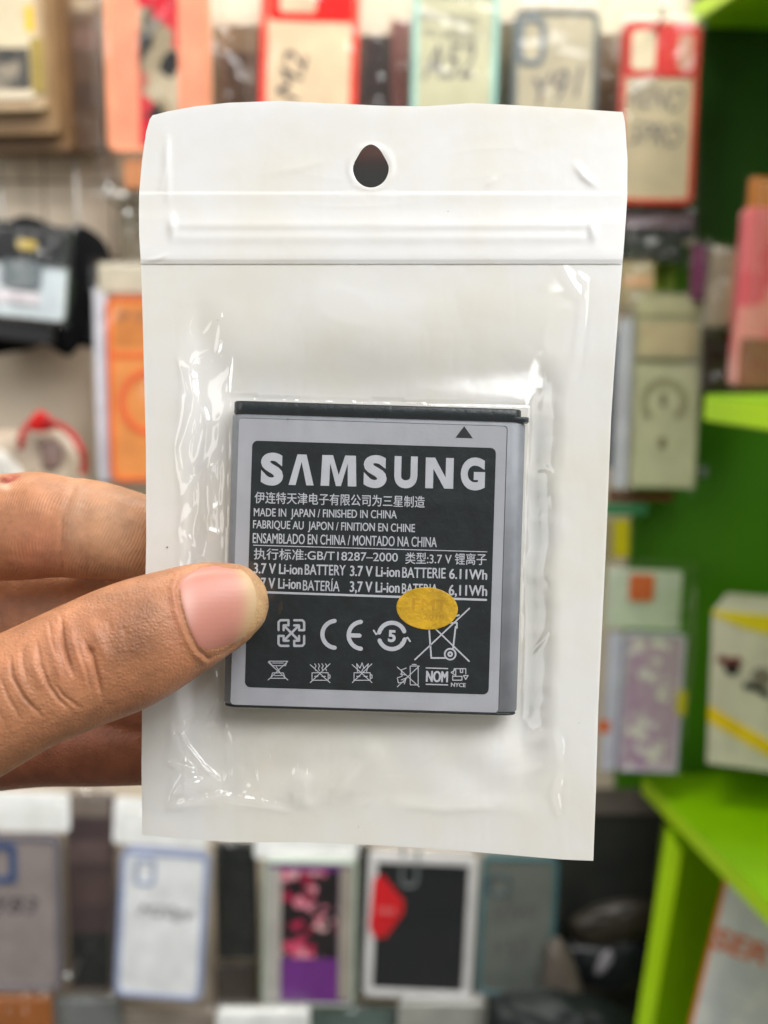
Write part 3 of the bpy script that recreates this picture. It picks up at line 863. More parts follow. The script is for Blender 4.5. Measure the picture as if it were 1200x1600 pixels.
def prism_x(name, x0, x1, z0, z1, yh, r, m, parent, bev=0.0003, n=7):
    """box whose vertical edges are rounded, bevelled slightly at both ends"""
    prof = []
    for cx, cy, a0 in ((x1-r, yh-r, 0), (x0+r, yh-r, 90), (x0+r, -yh+r, 180), (x1-r, -yh+r, 270)):
        for i in range(n+1):
            a = R_(a0+90*i/n); prof.append((cx+r*math.cos(a), cy+r*math.sin(a), math.cos(a), math.sin(a)))
    V, F = [], []; N_ = len(prof)
    for z, inset in ((z0, bev), (z0+bev, 0), (z1-bev, 0), (z1, bev)):
        V += [(p[0]-p[2]*inset, p[1]-p[3]*inset, z) for p in prof]
    for k in range(3):
        for i in range(N_):
            j = (i+1) % N_
            F.append((k*N_+i, k*N_+j, (k+1)*N_+j, (k+1)*N_+i))
    F.append(list(range(N_))[::-1]); F.append(list(range(3*N_, 4*N_)))
    o = mesh(name, V, F, m, parent)
    bm = bmesh.new(); bm.from_mesh(o.data); bmesh.ops.recalc_face_normals(bm, faces=bm.faces); bm.to_mesh(o.data); bm.free()
    o.data.polygons.foreach_set('use_smooth', [len(p.vertices) == 4 for p in o.data.polygons]); o.data.update()
    return o
bx0, bx1 = BL(354, 874)[0], BL(817, 874)[0]
zt, zb = BL(590, 652)[1], BL(580, 1107)[1]
prism_x('can', bx0, bx1, zb, zt, YB, 0.0024, silver_side, BH)
# top cap: lower lip and a narrower upper ridge, bottom rim
prism_x('top_cap', bx0+0.0003, bx1-0.0008, zt+0.00005, BL(590, 631.5)[1], YB, 0.0018, plastic_black, BH, bev=0.0002)
prism_x('cap_lip', bx1-0.0030, bx1+0.0005, zt+0.00007, zt+0.0009, YB-0.0001, 0.0012, plastic_black, BH, bev=0.0001)
prism_x('bottom_rim', bx0+0.0002, bx1-0.0002, zb-0.0004, zb-0.00003, YB-0.0001, 0.0022, plastic_black, BH, bev=0.0001)
YL = -YB
# wrap label (silver frame area) and the black field
def plate_px(name, corners, y0, y1, m, r, parent=BH, bev=0.0):
    P = [BL(*p) for p in corners]
    cx = sum(p[0] for p in P)/4; cz = sum(p[1] for p in P)/4
    w_ = ((P[1][0]-P[0][0])+(P[2][0]-P[3][0]))/2; h_ = ((P[0][1]-P[3][1])+(P[1][1]-P[2][1]))/2
    return rr_plate(name, parent, (cx, cz), w_, h_, r, y0, y1, m, bev)
silver_line = M('label_seam', (92, 92, 98), 0.5, var=0.1)
plate_px('label_seam', [(372, 655), (794, 661), (779.5, 1113), (364, 1101)], YL-0.00003, YL-0.000005, silver_line, 0.0006)
plate_px('wrap_label', [(371, 656), (792.5, 662), (778, 1112), (363, 1100)], YL-0.00007, YL-0.000035, silver, 0.0006)
plate_px('black_field', [(393.5, 688), (775, 698.5), (763.5, 1085.5), (384, 1071)], YL-0.00011, YL-0.000075, label_black, 0.0009)
YT = YL - 0.00014
# big letters
z = lambda zx, zy: (340 + zx/2.4, 600 + zy/2.4)
z2 = lambda zx, zy: (340 + zx/2.4, 840 + zy/2.4)
def fit(name, body, l, r, h_px, y=YT, bold=0.0, m=white_ink, **kw):
    a, b = BL(*l), BL(*r)
    return text(name, BH, body, ((a[0]+b[0])/2, (a[1]+b[1])/2), math.hypot(b[0]-a[0], b[1]-a[1]), h_px*BS, y, m, ang=math.atan2(b[1]-a[1], b[0]-a[0]), bold=bold, **kw)
POLY = {'M': [(0, 0), (.03, 1), (.33, 1), (.5, .36), (.67, 1), (.97, 1), (1, 0), (.76, 0), (.745, .74), (.57, 0), (.43, 0), (.255, .74), (.24, 0)],
        '\u039b': [(0, 0), (.33, 1), (.69, 1), (1, 0), (.71, 0), (.5, .76), (.28, 0)],
        'N': [(0, 0), (0, 1), (.33, 1), (.72, .36), (.72, 1), (1, 1), (1, 0), (.68, 0), (.28, .64), (.28, 0)]}
def poly_letter(ch, l, r, hh):
    a, b = Vector(BL(*l)), Vector(BL(*r)); t = b-a; n = Vector((-t.y, t.x)).normalized()*hh*BS
    me = mesh('brand_letter', [(*(lambda q: (q.x, YT, q.y))(a+t*x+n*(y_-.5)),) for x, y_ in POLY[ch]], [tuple(range(len(POLY[ch])))], white_ink, BH)
    bm = bmesh.new(); bm.from_mesh(me.data); bmesh.ops.triangulate(bm, faces=bm.faces, ngon_method='EAR_CLIP'); bm.to_mesh(me.data); bm.free()
for ch, za, zb_ in (('S', 163, 247), ('\u039b', 268, 362), ('M', 388, 522), ('S', 548, 635), ('U', 663, 750), ('N', 780, 885), ('G', 912, 1003)):
    ya, yb = 316 + (za-163)*0.0238, 316 + (zb_-163)*0.0238
    hh = {'S': 51.5, 'G': 51.5, 'U': 50}.get(ch, 48)
    if ch in POLY: poly_letter(ch, z(za, ya), z(zb_, yb), hh)
    else: fit('brand_letter', ch, z(za, ya), z(zb_, yb), hh, bold=0.055)
T = 'text_line'
fit(T, '伊连特天津电子有限公司为三星制造', z(140, 423), z(777, 440), 18, thick=.22*BS)
fit(T, 'MADE IN  JAPAN / FINISHED IN CHINA', z(137, 483), z(672, 492), 16.6, thick=.22*BS)
fit(T, 'FABRIQUE AU  JAPON / FINITION EN CHINE', z(134, 528), z(740, 543), 16.8, thick=.22*BS)
fit(T, 'ENSAMBLADO EN CHINA / MONTADO NA CHINA', z(133, 575), z(822, 591), 15.6, thick=.22*BS)
fit(T, '执行标准:GB/T18287\u20132000', z(137, 634), z(676, 646), 17.5, thick=.2*BS)
fit(T, '类型:3.7 V 锂离子', z(705, 650), z(1008, 655), 18, thick=.2*BS)
fit(T, '3.7 V Li-ion', z2(137, 112), z2(318, 117), 16, thick=.5*BS)
fit(T, 'BATTERY', z2(328, 117), z2(480, 120), 16, thick=.3*BS)
fit(T, '3.7 V Li-ion', z2(498, 122), z2(683, 126), 16, thick=.5*BS)
fit(T, 'BATTERIE', z2(693, 128), z2(855, 131), 16, thick=.3*BS)
fit(T, '6.11Wh', z2(870, 133), z2(1010, 137), 15.5, thick=.5*BS)
fit(T, '3,7 V Li-ion', z2(137, 170), z2(312, 174), 19, thick=.5*BS)
fit(T, 'BATERÍA', z2(321, 171), z2(458, 175), 20, thick=.2*BS)
fit(T, '3,7 V Li-ion', z2(497, 184), z2(682, 188), 19, thick=.5*BS)
fit(T, 'BATERIA', z2(692, 188), z2(825, 191), 15.5, thick=.3*BS)
fit(T, '6,11Wh', z2(868, 197), z2(1010, 200), 19, thick=.5*BS)

def strokes(name, polys, w_px, y=YT, parent=BH, m=white_ink, tr=None, closed=False):
    """flat printed lines of even width with round ends"""
    tr = tr or BL
    V, F = [], []; k = 0
    hw = w_px*BS/2
    for poly in polys:
        P = [Vector(tr(*p)) for p in poly]
        for a, b in zip(P[:-1], P[1:]):
            d = (b-a)
            if d.length < 1e-9: continue
            t = d.normalized(); n = Vector((-t.y, t.x))
            base = len(V); yy = y - 1.2e-6*k; k += 1
            pts = [a + n*hw, a - t*hw*0.7 + n*hw*.7, a - t*hw, a - t*hw*0.7 - n*hw*.7, a - n*hw, b - n*hw, b + t*hw*0.7 - n*hw*.7, b + t*hw, b + t*hw*.7 + n*hw*.7, b + n*hw]
            V += [(p.x, yy, p.y) for p in pts]
            F.append(tuple(range(base, base+10)))
    return mesh(name, V, F, m, parent)
def arc(cx, cy, r, a0, a1, n=24, ry=None):
    ry = ry or r
    return [(cx + r*math.cos(R_(a0+(a1-a0)*i/n)), cy - ry*math.sin(R_(a0+(a1-a0)*i/n))) for i in range(n+1)]
strokes('rule_line', [[z(135, 602), z(1010, 627)]], 1.3)
strokes('rule_line', [[z2(140, 201), z2(1007, 231)]], 3.4)
strokes('ce_mark', [arc(525, 990, 21, 95, 265, 20, 21), arc(566, 991.5, 21, 95, 265, 20, 21), [(547, 991.5), (562, 992)]], 6.6)
# four-arrow square recycling mark
def rot4(pl, c):
    out = []
    for q in range(4):
        a = R_(90*q); ca, sa = math.cos(a), math.sin(a)
        for poly in pl:
            out.append([(c[0]+x*ca-y_*sa, c[1]+x*sa+y_*ca) for x, y_ in poly])
    return out
strokes('recycling_mark', rot4([[(-4.5, -20), (-17, -20), (-20, -17), (-20, -4.5)], [(-4.5, -20), (-4.5, -12)], [(-1, -1), (-11, -11)], [(-12, -4.5), (-12, -12), (-7, -12)]], (455.5, 988)), 3.6)
# ring with a 5 and arrow heads
strokes('ring_mark', [arc(612.5, 992.5, 20.5, 20, 165), arc(612.5, 992.5, 20.5, 200, 345)], 6.6)
strokes('ring_mark', [[(588, 990), (598, 982)], [(588, 990), (584, 984)], [(637, 995), (627, 1003)], [(637, 995), (641, 1001)]], 2.6)
fit('ring_number', '5', (606.5, 992.5), (618.5, 993), 19, bold=0.04)
# crossed out wheeled bin
strokes('crossed_bin_mark', [[(648.5, 1029.5), (733.5, 949.5)], [(650, 952), (733, 1032)]], 2.3)
strokes('crossed_bin_mark', [[(670.5, 980), (674, 1027), (697, 1027)], [(712, 978), (708, 1012)], [(669, 977), (717, 960)], [(680, 972), (714, 972), (714, 980)], arc(703.5, 1021, 8.5, 0, 360)], 2.6)
strokes('crossed_bin_mark', [arc(703.5, 1021, 3, 0, 360, 12)], 3)
def icon(name, c, s, polys, w_=1.3):
    strokes(name, [[(c[0]+x*s, c[1]+y_*s) for x, y_ in p] for p in polys], w_)
bat = [[(-.45, .0), (.45, .0), (.45, .42), (-.45, .42), (-.45, 0)], [(.45, .12), (.55, .12), (.55, .3), (.45, .3)], [(-.3, .2), (-.12, .2)], [(.1, .2), (.3, .2)]]
X_ = [[(-.55, .55), (.55, -.5)], [(-.55, -.45), (.55, .55)]]
icon('warning_mark', (434.6, 1046), 28, [[(-.5, -.5), (.5, -.5), (.42, -.25), (-.3, -.25), (-.5, -.5)], [(-.3, -.4), (.3, -.4)], [(-.1, -.2), (.1, .1)], [(-.4, .45), (.4, .45), (.3, .15), (-.3, .15), (-.4, .45)], [(-.2, .3), (.2, .3)], X_[0], X_[1]])
icon('warning_mark', (500.4, 1050), 28, bat + X_ + [[(x, -.5), (x+.08, -.38), (x, -.26), (x+.06, -.12)] for x in (-.3, -.1, .1, .3)])
icon('warning_mark', (566, 1050), 28, bat + X_ + [[(-.25, -.05), (-.3, -.5), (-.12, -.25), (0, -.55), (.1, -.25), (.35, -.5), (.25, -.05)], [(-.05, 0), (.1, -.3)]])
icon('warning_mark', (638, 1055), 31, [[(.1, -.5), (.5, -.5), (.5, .45), (.1, .45), (.1, -.5)], [(.2, -.58), (.4, -.58)], [(-.1, -.4), (-.35, -.3), (-.3, 0), (-.55, .1), (-.5, .35), (-.15, .3)], [(-.4, -.1), (-.15, -.05)], [(-.35, .2), (-.1, .1), (-.2, .4)]] + X_)
fit('nom_mark', 'NOM', (666.5, 1055.5), (699.5, 1056.5), 17, thick=.8*BS)
strokes('nom_mark', [[(666, 1042.5), (699.6, 1043.5)], [(666, 1068), (699.6, 1069)]], 1.8)
icon('nyce_mark', (717, 1052), 24, [[(-.5, -.1), (-.2, -.3), (-.2, .1), (-.5, -.1)], [(-.35, -.1), (-.3, -.35), (.45, -.35), (.45, 0)], [(.1, -.35), (.1, -.1), (.25, -.1), (.25, -.35)], [(-.4, .1), (-.4, .4), (.2, .4), (.2, .15), (-.4, .15)], [(.3, .1), (.6, .1), (.45, .35), (.3, .1)]], 1.5)
fit('nyce_mark', 'NYCE', (705, 1068.5), (727.5, 1069.5), 6, thick=.3*BS)
# triangle pointer
P3 = [BL(725.4, 665), BL(711.7, 683), BL(739, 684)]
mesh('triangle_mark', [(p[0], YL-0.00009, p[1]) for p in P3], [(0, 1, 2)], M('black_print', (24, 26, 30), 0.5, var=.1), BH)
# oval yellow sticker
stk = M('yellow_sticker', (218, 172, 14), 0.42, var=0.30, scale=330, bump=0.9, bscale=480)
cx, cz = BL(667.5, 949.5)
V, F = [], []
n = 48
ca, sa = math.cos(R_(-2)), math.sin(R_(-2))
for rad, y in ((1.0, YT-0.00002), (1.0, YT-0.00012), (0.97, YT-0.00016)):
    for i in range(n):
        a = 2*math.pi*i/n; e1, e2 = 48*BS*rad*math.cos(a), 33*BS*rad*math.sin(a)
        V.append((cx+e1*ca-e2*sa, y, cz+e1*sa+e2*ca))
for k in range(2):
    for i in range(n):
        F.append((k*n+i, (k+1)*n+i, (k+1)*n+(i+1) % n, k*n+(i+1) % n))
F.append([2*n+i for i in range(n)])
st = mesh('oval_sticker', V, F, stk, BH)
emb = M('worn_sticker_print', (206, 156, 8), 0.5, var=0.30, scale=330)
def fit_st(body, l, r, hh):
    o = fit('sticker_lettering', body, l, r, hh, y=YT-0.00018, m=emb, thick=.4*BS)
    o.parent = st
fit_st('FMT', (645, 942), (699, 945), 17)
fit_st('2018', (662, 962), (694, 964), 8)

# ================================================================== THE ZIP POUCH
def fL(y): return np.interp(y, [178, 186, 205, 250, 300, 330, 370, 410, 500, 700, 850, 1000, 1100, 1200, 1305], [240, 234, 228.5, 222, 217.5, 217, 217.5, 220, 223, 228, 228.5, 225, 222, 221, 222])
def fR(y): return np.interp(y, [172, 190, 250, 310, 370, 414, 480, 560, 650, 750, 850, 950, 1100, 1200, 1240, 1345], [972, 976.5, 980.5, 980, 976, 972.5, 967, 961, 955, 951, 947, 942, 935, 932, 931, 927])
def fT(u): return np.interp(u, [0, 0.03, 0.09, 0.16, 0.27, 0.38, 0.5, 0.58, 0.68, 0.78, 0.9, 1], [180, 174, 166, 160.5, 157.5, 161.5, 165.5, 166, 161, 164.5, 170, 175])
def fB(u): return np.interp(u, [0, 0.1, 0.2, 0.35, 0.5, 0.65, 0.8, 0.93, 1], [1305, 1311, 1316, 1316, 1320, 1326, 1335, 1343, 1345])
seamL = lambda y: np.interp(y, [410, 560, 700, 800, 1000, 1150, 1270], [272, 277, 274, 272, 268, 262, 261])
seamR = lambda y: np.interp(y, [410, 440, 560, 650, 800, 950, 1100, 1280], [928, 924, 910, 899, 893, 888, 884, 878])
SEAM_B = 1277
_rng = np.random.RandomState(5)
SC_Y = [560, 645, 690, 755, 790, 850, 905, 960, 1010, 1060, 1120]
def bat_dist(X, Y):
    a = R_(ROLL); dx, dy = X-BC[0]+1, Y-(BC[1]-4)
    lx = dx*math.cos(a)+dy*math.sin(a); ly = -dx*math.sin(a)+dy*math.cos(a)
    qx, qy = np.abs(lx)-232, np.abs(ly)-241
    return np.hypot(np.maximum(qx, 0), np.maximum(qy, 0)), qx, qy
def vnoise(X, Y, sx, sy, seed):
    g_ = np.random.RandomState(seed).rand(97, 97)
    u, v = X/sx, Y/sy; i, j = np.floor(u).astype(int), np.floor(v).astype(int); fu, fv = u-i, v-j
    fu, fv = fu*fu*(3-2*fu), fv*fv*(3-2*fv); i, j = i % 96, j % 96
    return g_[i, j]*(1-fu)*(1-fv) + g_[i+1, j]*fu*(1-fv) + g_[i, j+1]*(1-fu)*fv + g_[i+1, j+1]*fu*fv
def inner(X, Y, w=44):
    # the right seam lets go in scallops, the left one more evenly
    sc = 13*vnoise(X*0+3, Y, 50, 47, 77)*sstep(500, 580, Y)*sstep(1200, 1120, Y) + 5*vnoise(X*0+3, Y, 50, 17, 78)
    m = sstep(0, w, X-seamL(Y)) * sstep(0, w*1.5, seamR(Y)-4-sc-X) * sstep(0, w, SEAM_B-Y) * sstep(0, 60, Y-412)
    return m
def puff(X, Y):
    d, qx, qy = bat_dist(X, Y)
    return np.exp(-(d/52)**1.6)
# crinkles: polylines in pixels, width, height (mm, + towards the camera)
FRONT_RIDGES = [
    ([(285, 560), (300, 590), (300, 640), (283, 700), (290, 760)], 7, .55), ([(276, 570), (284, 600), (300, 625)], 4, -.35),
    ([(330, 700), (322, 760), (326, 830), (318, 880)], 6, .5), ([(344, 690), (342, 780), (344, 860)], 4, -.35),
    ([(302, 720), (308, 800), (298, 870)], 6, -.4),
    ([(352, 1070), (345, 1100), (330, 1120), (305, 1127)], 5, .6), ([(362, 1080), (358, 1110), (340, 1132), (318, 1137), (303, 1122)], 3.5, .5),
    ([(345, 1120), (358, 1160), (356, 1210), (350, 1235)], 5, .5), ([(275, 1130), (292, 1165), (315, 1195), (336, 1218)], 3.5, .6),
    ([(262, 1190), (285, 1195), (308, 1202)], 4, .3), ([(280, 1165), (300, 1190), (322, 1240)], 5, -.3),
    ([(282, 1226), (300, 1226), (326, 1220)], 8, .7), ([(266, 1262), (300, 1252), (345, 1243), (400, 1252), (450, 1262)], 5, .45),
    ([(266, 1258), (272, 1240), (282, 1225)], 3, .4), ([(360, 1150), (385, 1180), (375, 1210)], 5, .2),
    ([(285, 1030), (300, 1080), (296, 1110)], 6, .3),
    ([(832, 1150), (842, 1143), (858, 1137)], 3, .5), ([(764, 1120), (760, 1160), (766, 1175)], 3, .3),
    ([(862, 1130), (880, 1165), (876, 1190)], 6, .6), ([(884, 1200), (868, 1240), (876, 1276)], 5, .7),
    ([(788, 1200), (830, 1190), (872, 1180)], 9, .4),
    ([(680, 1160), (700, 1180), (690, 1230)], 12, .4), ([(630, 1250), (700, 1258), (780, 1255)], 8, .3),
    ([(880, 420), (912, 470), (905, 560), (888, 600)], 7, .4), ([(905, 430), (916, 440), (914, 520)], 3.5, .45),
    ([(270, 425), (262, 470), (266, 540)], 4, -.3),
    ([(806, 870), (818, 860), (828, 858)], 2, .25), ([(830, 1020), (848, 1000), (858, 985)], 3, .4), ([(838, 735), (852, 730), (865, 740)], 4, .4),
]
for i in range(len(SC_Y)-1):
    y0, y1 = SC_Y[i], SC_Y[i+1]; ym = (y0+y1)/2; xr = float(seamR(ym))
    FRONT_RIDGES.append(([(xr-26, y0+4), (xr-11-4*(i % 2), ym), (xr-30, y1-4)], 13.0, .10 + .10*((i*7) % 4)/3))
for _ in range(26):
    side = _rng.randint(3)
    if side == 0: x, y = _rng.uniform(268, 350), _rng.uniform(470, 1260)
    elif side == 1: x, y = _rng.uniform(822, 884), _rng.uniform(470, 1265)
    else: x, y = _rng.uniform(280, 870), _rng.uniform(1150, 1268)
    a = _rng.uniform(0, math.pi) if side == 2 else _rng.uniform(1.0, 2.2); l = _rng.uniform(10, 34)
    FRONT_RIDGES.append(([(x-l*math.cos(a), y-l*math.sin(a)), (x+3, y), (x+l*math.cos(a), y+l*math.sin(a))], _rng.uniform(4, 9), _rng.uniform(-.2, .28)))
BACK_RIDGES = [([(560, 1150), (580, 1190), (520, 1250)], 26, .5), ([(480, 1205), (466, 1240), (470, 1268)], 14, .6), ([(690, 1150), (720, 1200), (800, 1240)], 30, -.5),
    ([(830, 640), (842, 740), (838, 860), (844, 1000), (836, 1100)], 16, -.7), ([(866, 600), (872, 760), (868, 900), (866, 1080)], 12, .5),
    ([(320, 640), (330, 800), (318, 980)], 14, -.4), ([(470, 470), (580, 520), (720, 480)], 60, .5), ([(820, 600), (860, 560), (900, 470)], 34, .9),
    ([(300, 470), (330, 560), (360, 610)], 26, -.6), ([(380, 1200), (420, 1150), (480, 1130)], 18, .35)]
def bow(X, Y):
    """large gentle bending of the whole pouch, metres"""
    return 0.0009*np.sin((X-250)/210.0)*sstep(520, 160, Y) + 0.0007*np.cos((X-580)/240.0)*sstep(1150, 1345, Y) + 0.0022*((X-590)/370)**2*sstep(600, 150, Y)
def crinkle(X, Y, seed):
    wx = 16*vnoise(X, Y, 60, 60, seed+9)
    a = 1-np.abs(2*vnoise(X+wx, Y, 20, 85, seed)-1)
    b = 1-np.abs(2*vnoise(X+Y*.5, Y-X*.3+wx, 30, 42, seed+1)-1)
    return (a**2.2-.3)*.6 + (b**2.2-.3)*.45
def front_y(X, Y):
    m = inner(X, Y)
    p = puff(X, Y)
    d, qx, qy = bat_dist(X, Y)
    out = sstep(0, 16, d)
    y = m*(0.35 + 2.35*p)
    cr = np.zeros_like(X)
    for poly, w_, h_ in FRONT_RIDGES:
        cr += ridge(X, Y, poly, w_*1.15, h_*(0.95 if poly[0][0] > 350 else 1.5))
    zone = np.maximum(np.maximum(sstep(375, 320, X)*sstep(440, 560, Y), sstep(1125, 1190, Y)*.55*sstep(640, 330, X) + sstep(1125, 1190, Y)*.22), sstep(820, 870, X)*sstep(440, 600, Y)*.28)
    cr = cr*(1-.4*sstep(815, 850, X)) + crinkle(X, Y, 21)*zone*m*1.3
    y = y + cr*out*sstep(0, 8, X-seamL(Y)+4)*sstep(-4, 6, seamR(Y)-X)*sstep(-2, 8, SEAM_B-Y)
    on = YB*1000 + 0.24 + 0.16*crinkle(X, Y, 40) + ridge(X, Y, [(380, 766), (480, 770), (590, 776), (700, 784), (800, 788)], 14, .13)
    on = on + ridge(X, Y, [(400, 845), (395, 905), (420, 960)], 12, .2) + ridge(X, Y, [(812, 868), (800, 872), (792, 866)], 3, .12)
    y = np.where(d <= 0.01, np.maximum(y, on), y)
    y = y*(1-0.0) + 0.12
    return bow(X, Y)*1 - np.maximum(y, 0.06)/1000
def back_y(X, Y):
    m = inner(X, Y, 40)
    p = np.exp(-(bat_dist(X, Y)[0]/70)**1.8)
    y = m*(0.25 + 2.5*p)
    for poly, w_, h_ in BACK_RIDGES:
        y = y - ridge(X, Y, poly, w_, h_)*m*(1-p*0.6)
    y = y + 0.1*m*np.sin(X/37.0)*np.sin(Y/41.0)
    d, qx, qy = bat_dist(X, Y)
    y = np.where(d < 4, YB*1000+0.25, y)
    y = y + .05 + .05*crinkle(X*1.1, Y*1.1, 55)*(d > 6)
    return bow(X, Y) + np.maximum(y, 0.0)/1000

def sheet(y0, y1, ny, nx, hole=False):
    """pixel grid of the pouch between two heights; None = its own top or bottom edge"""
    U, Vv = np.meshgrid(np.linspace(0, 1, nx), np.linspace(0, 1, ny))
    top = fT(U) if y0 is None else np.broadcast_to(y0 + (U-0.0)*4.0*0 , U.shape)
    bot = fB(U) if y1 is None else np.broadcast_to(y1, U.shape)
    Y = top + (bot-top)*Vv
    X = fL(Y) + (fR(Y)-fL(Y))*U
    return X, Y
def grid_faces(nx, ny, skip=None):
    return [(j*nx+i, (j+1)*nx+i, (j+1)*nx+i+1, j*nx+i+1) for j in range(ny-1) for i in range(nx-1) if not (skip and skip[0] <= i < skip[1] and skip[2] <= j < skip[3])]
def hole_pts(n):
    """the drop shaped hang hole, starting at angle given by list"""
    pass
HC = (579.5, 262.0)
def hole_point(a):
    # a: direction (pixels, y down). round below, pointed above
    dx, dy = math.cos(a), math.sin(a)
    r = 28.0
    if dy < 0:
        r = 28 + 8.5*(-dy)**5 - 2.0*abs(math.sin(2*a))
    else:
        r = 28 + 3.0*dy**2
    return HC[0]+dx*r, HC[1]+dy*r
def pouch_mesh(name, X, Y, yfun, m, parent, hole):
    ny, nx = X.shape
    xs, ys = list(X.ravel()), list(Y.ravel())
    F = None
    if hole:
        inside = (np.abs(X-HC[0]) < 44) & (np.abs(Y-HC[1]) < 48)
        js, is_ = np.where(inside)
        i0, i1, j0, j1 = is_.min(), is_.max(), js.min(), js.max()
        F = grid_faces(nx, ny, (i0, i1, j0, j1))
        per = [(i, j0) for i in range(i0, i1)] + [(i1, j) for j in range(j0, j1)] + [(i, j1) for i in range(i1, i0, -1)] + [(i0, j) for j in range(j1, j0, -1)]
        ids = [j*nx+i for i, j in per]
        prev = ids; rings = 7
        for k in range(1, rings+1):
            t = k/rings; cur = []
            for q in ids:
                a = math.atan2(ys[q]-HC[1], xs[q]-HC[0]); hx, hy = hole_point(a)
                xs.append(xs[q]+(hx-xs[q])*t); ys.append(ys[q]+(hy-ys[q])*t); cur.append(len(xs)-1)
            n = len(cur)
            for q in range(n):
                F.append((prev[q], cur[q], cur[(q+1) % n], prev[(q+1) % n]))
            prev = cur
    else:
        F = grid_faces(nx, ny)
    Xa, Ya = np.array(xs), np.array(ys)
    yd = yfun(Xa, Ya)
    s = (D0+yd)/D0
    V = np.stack([(Xa-600)*K*s, yd, (800-Ya)*K*s], 1)
    return mesh(name, V, F, m, parent, smooth=True)
bag = empty('zip_pouch')
speck_m = M('dirt_speck', (60, 44, 34), 0.8)
bag.matrix_world = HELD
tag(bag, 'white and clear plastic zip pouch held up between thumb and fingers', 'pouch')
pearl = pearl_film('pearl_white_film')
filmm = clear_film('pouch_clear_film', haze=0.012, rough=0.13, strength=1.6, bump=0.10, bscale=130)
Xg, Yg = sheet(None, None, 330, 220)
pouch_mesh('back_film', Xg, Yg, back_y, pearl, bag, True)
Xg, Yg = sheet(408, None, 440, 330)
pouch_mesh('front_film', Xg, Yg, lambda X, Y: front_y(X, Y) - 0.00002, filmm, bag, False)
def header_y(X, Y):
    e = 0.10 + 0.12*sstep(299, 304, Y) - 0.04*sstep(303, 320, Y)
    e = e + 0.13*np.exp(-((Y-352)/7.5)**2)*sstep(255, 290, X)*sstep(940, 905, X) + 0.13*np.exp(-((Y-371)/9)**2)*sstep(255, 290, X)*sstep(940, 905, X)
    e = e + 0.08*sstep(325, 345, Y)*sstep(412, 396, Y)
    e = e + 0.18*np.exp(-((X-262)/5)**2)*sstep(200, 250, Y)*sstep(330, 290, Y) + .45*np.exp(-(((X-268)/6)**2+((Y-352)/16)**2)) + .5*np.exp(-(((X-926)/6)**2+((Y-360)/14)**2))
    e = e + .16*np.exp(-((np.hypot(X-HC[0], Y-HC[1])-33)/5.0)**2)
    for poly, w_, h_ in [([(900, 258), (912, 275), (930, 290)], 6, .3), ([(250, 300), (258, 260), (262, 215)], 4, .25), ([(420, 272), (470, 262), (510, 250)], 7, .06), ([(760, 292), (768, 284), (775, 276)], 4, .1), ([(222, 412), (245, 405), (262, 398)], 4, .12)]:
        e = e + ridge(X, Y, poly, w_, h_)
    e = e + 0.05*sstep(413, 409, Y)
    e = e + .045*crinkle(Y*.45, X*.45, 51) + .02*crinkle(X, Y*.6, 53)
    e = e*sstep(414, 404, Y)
    return bow(X, Y) - (e+0.125)/1000
Xg, Yg = sheet(None, 412, 150, 240)
Yg = Yg - (1-(Yg-Yg[0])/(Yg[-1]-Yg[0]))*0
pouch_mesh('header_panel', Xg, Yg, header_y, pearl_film('header_white_film', (0.83, 0.825, 0.805), 0.12, 0.4), bag, True)

V, F = [], []
for x, y, q in ((261, 855, 1.6), (633, 885, 2.2), (244, 1012, .8), (560, 1292, .9), (905, 1130, .8), (700, 330, .8), (340, 500, .8), (752, 1005, .9), (450, 655, 1.2), (588, 655, 1.0)):
    yd = float(front_y(np.array([float(x)]), np.array([float(y)]))[0]) - 0.00006 if y > 412 else float(header_y(np.array([float(x)]), np.array([float(y)]))[0]) - 0.00006
    b = len(V)
    for k in range(7):
        a = 2*math.pi*k/7; rr_ = q*(0.8+.3*math.sin(k*2.3))
        V.append(H(x+rr_*math.cos(a), y+rr_*math.sin(a), yd))
    V.append(H(x, y, yd-0.00005))
    F += [(b+k, b+(k+1) % 7, b+7) for k in range(7)]
mesh('dirt_specks', V, F, speck_m, bag)

# ================================================================== THE HAND
def loft(cl, n=28, cap=True):
    """cl: rows of px, py, y(mm), half width px (in the picture plane), half thickness mm"""
    P = catmull(cl, 7)
    pts = [H(p[0], p[1], p[2]/1000) for p in P]
    V, F = [], []
    for i, p in enumerate(pts):
        t = (pts[min(i+1, len(pts)-1)]-pts[max(i-1, 0)]).normalized()
        side = Vector((0, -1, 0)).cross(t).normalized()
        nrm = t.cross(side).normalized()
        s = (D0+P[i][2]/1000)/D0
        a, b = max(P[i][3]*K*s, 1e-4), max(P[i][4]/1000, 1e-4)
        for k in range(n):
            an = 2*math.pi*k/n
            V.append(p + side*a*math.copysign(abs(math.cos(an))**0.92, math.cos(an)) + nrm*b*math.copysign(abs(math.sin(an))**0.92, math.sin(an)))
    m = len(pts)
    for i in range(m-1):
        for k in range(n):
            F.append((i*n+k, i*n+(k+1) % n, (i+1)*n+(k+1) % n, (i+1)*n+k))
    F.append(list(range(n))[::-1]); F.append(list(range((m-1)*n, m*n)))
    return V, F
